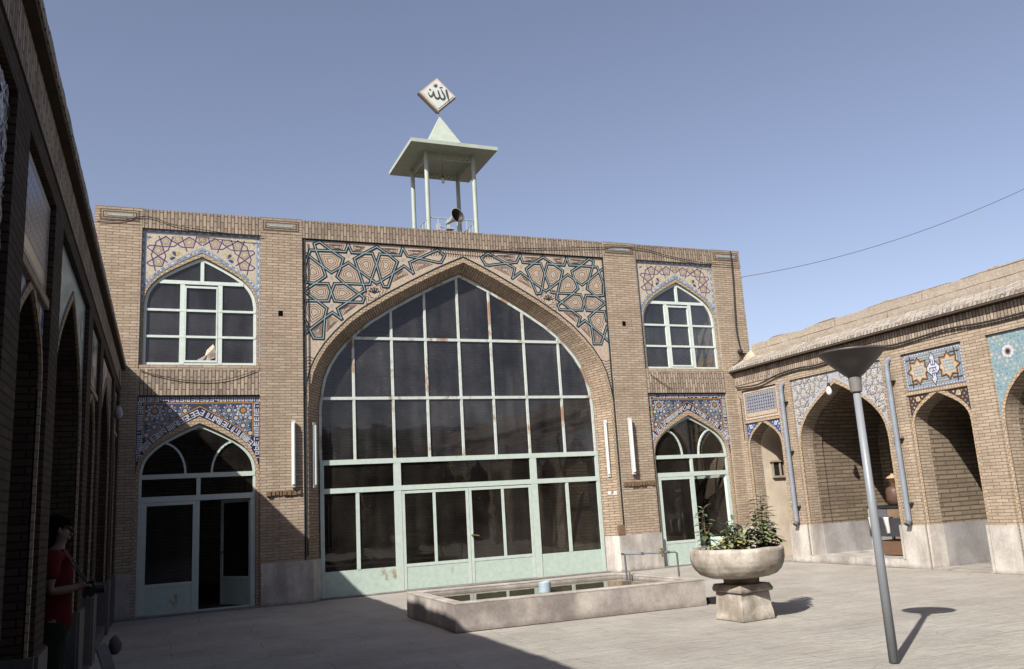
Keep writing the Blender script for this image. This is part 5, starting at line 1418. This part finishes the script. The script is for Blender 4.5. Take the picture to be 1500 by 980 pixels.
bm = nb(); box(bm, (-.03, -.07, -.045), (.03, .07, .045)); box(bm, (-.025, -.03, .0455), (.025, .03, .07)); bmesh.ops.bevel(bm, geom=bm.edges[:], offset=.005, segments=2, affect='EDGES'); obj('camera_body', bm, blk, CM)
bm = nb(); cyl(bm, (.03, 0, 0), (.10, 0, 0), .034, .036, seg=20); obj('lens', bm, blk, CM)
bm = nb(); tube(bm, [(-.0, -.075, .03), (-.08, -.09, .12), (-.14, -.10, .22), (-.20, -.09, .32), (-.29, -.06, .35), (-.34, 0, .33), (-.29, .06, .35), (-.20, .09, .32), (-.14, .10, .22), (-.08, .09, .12), (0, .075, .03)], .007, 6); obj('strap', bm, blk, CM)

# loose pieces of masonry become parts of their own
def split_parts(o):
    me = o.data; par = list(range(len(me.vertices)))
    def fd(i):
        while par[i] != i: par[i] = par[par[i]]; i = par[i]
        return i
    for e in me.edges:
        a, b2 = fd(e.vertices[0]), fd(e.vertices[1])
        if a != b2: par[a] = b2
    groups = {}
    for p in me.polygons: groups.setdefault(fd(p.vertices[0]), []).append(p)
    if len(groups) < 2: return
    for gi, polys in enumerate(list(groups.values())):
        idx = {}; vs = []; fs = []
        for p in polys:
            for v in p.vertices:
                if v not in idx: idx[v] = len(vs); vs.append(me.vertices[v].co[:])
            fs.append([idx[v] for v in p.vertices])
        m2 = bpy.data.meshes.new(me.name); m2.from_pydata(vs, [], fs); 
        for pa_, pb2 in zip(m2.polygons, polys): pa_.material_index = pb2.material_index; pa_.use_smooth = pb2.use_smooth
        m2.update()
        link(o.name.split('.')[0], m2, list(me.materials), o.parent)
    bpy.data.objects.remove(o)
for o in list(bpy.data.objects):
    if o.type == 'MESH' and o.parent and (o.parent.get('category') == 'building' or o.parent.name.startswith('door_screen')) and o.name.split('.')[0] in ('kick_panel', 'pane', 'wall', 'inner_wall', 'roof', 'brick_band', 'marble_base', 'recess_dado', 'arch_wall', 'arch_rim', 'recess_wall', 'recess_back_wall', 'glazed_edge_rod', 'plastered_recess', 'wall_hole', 'arched_recess', 'broken_brick_ledge'):
        split_parts(o)

# one common reflectance scale: real-world albedos for an exposure set for the open sky
KA = 0.60
for mt_ in bpy.data.materials:
    nt_ = mt_.node_tree
    for n_ in list(nt_.nodes):
        if n_.type in ('BSDF_PRINCIPLED', 'BSDF_DIFFUSE'):
            s_ = n_.inputs['Base Color' if n_.type == 'BSDF_PRINCIPLED' else 'Color']
            if n_.type == 'BSDF_PRINCIPLED' and n_.inputs['Metallic'].default_value > .8: continue
            if s_.is_linked:
                src = s_.links[0].from_socket; o_ = mix(nt_, 1.0, src, (KA, KA, KA), 'MULTIPLY'); nt_.links.new(o_, s_)
            else: s_.default_value = [c_*KA for c_ in s_.default_value[:3]]+[1]

# ------------------------------------------------------------------ light
az = math.atan2(.796, .605)      # light travels towards +x +y
EL = R(39.3)
sun_d = bpy.data.lights.new('sun', 'SUN'); sun = bpy.data.objects.new('sun', sun_d); COL.objects.link(sun)
sun_d.energy = 4.2; sun_d.angle = R(.53); sun_d.color = (1.0, .95, .87)
dirv = Vector((.796*math.cos(EL), .605*math.cos(EL), -math.sin(EL)))
sun.rotation_euler = dirv.to_track_quat('-Z', 'Y').to_euler()
w = bpy.data.worlds.new('World'); scene.world = w; w.use_nodes = True; nt = w.node_tree
bg = nt.nodes['Background']; sky = nt.nodes.new('ShaderNodeTexSky'); sky.sky_type = 'NISHITA'; sky.sun_disc = False
sky.sun_elevation = EL
# sun stands towards -dirv; sky rotation is measured clockwise from +Y
sky.sun_rotation = math.atan2(-dirv.x, -dirv.y) % (2*math.pi)
sky.altitude = 1500; sky.air_density = 1.0; sky.dust_density = 6.0; sky.ozone_density = 1.6
hs = nt.nodes.new('ShaderNodeHueSaturation'); hs.inputs['Saturation'].default_value = .80; nt.links.new(sky.outputs[0], hs.inputs['Color'])
nt.links.new(mix(nt, 1.0, hs.outputs[0], (1.07, 1.0, 1.02), 'MULTIPLY'), bg.inputs['Color']); bg.inputs['Strength'].default_value = .064
vs_ = scene.view_settings
vs_.view_transform = 'Standard'; vs_.look = 'None'; vs_.exposure = 1.30; vs_.gamma = 1.0; vs_.use_curve_mapping = False
scene.cycles.use_denoising = True
scene.cycles.max_bounces = 8; scene.cycles.diffuse_bounces = 2; scene.cycles.transparent_max_bounces = 12
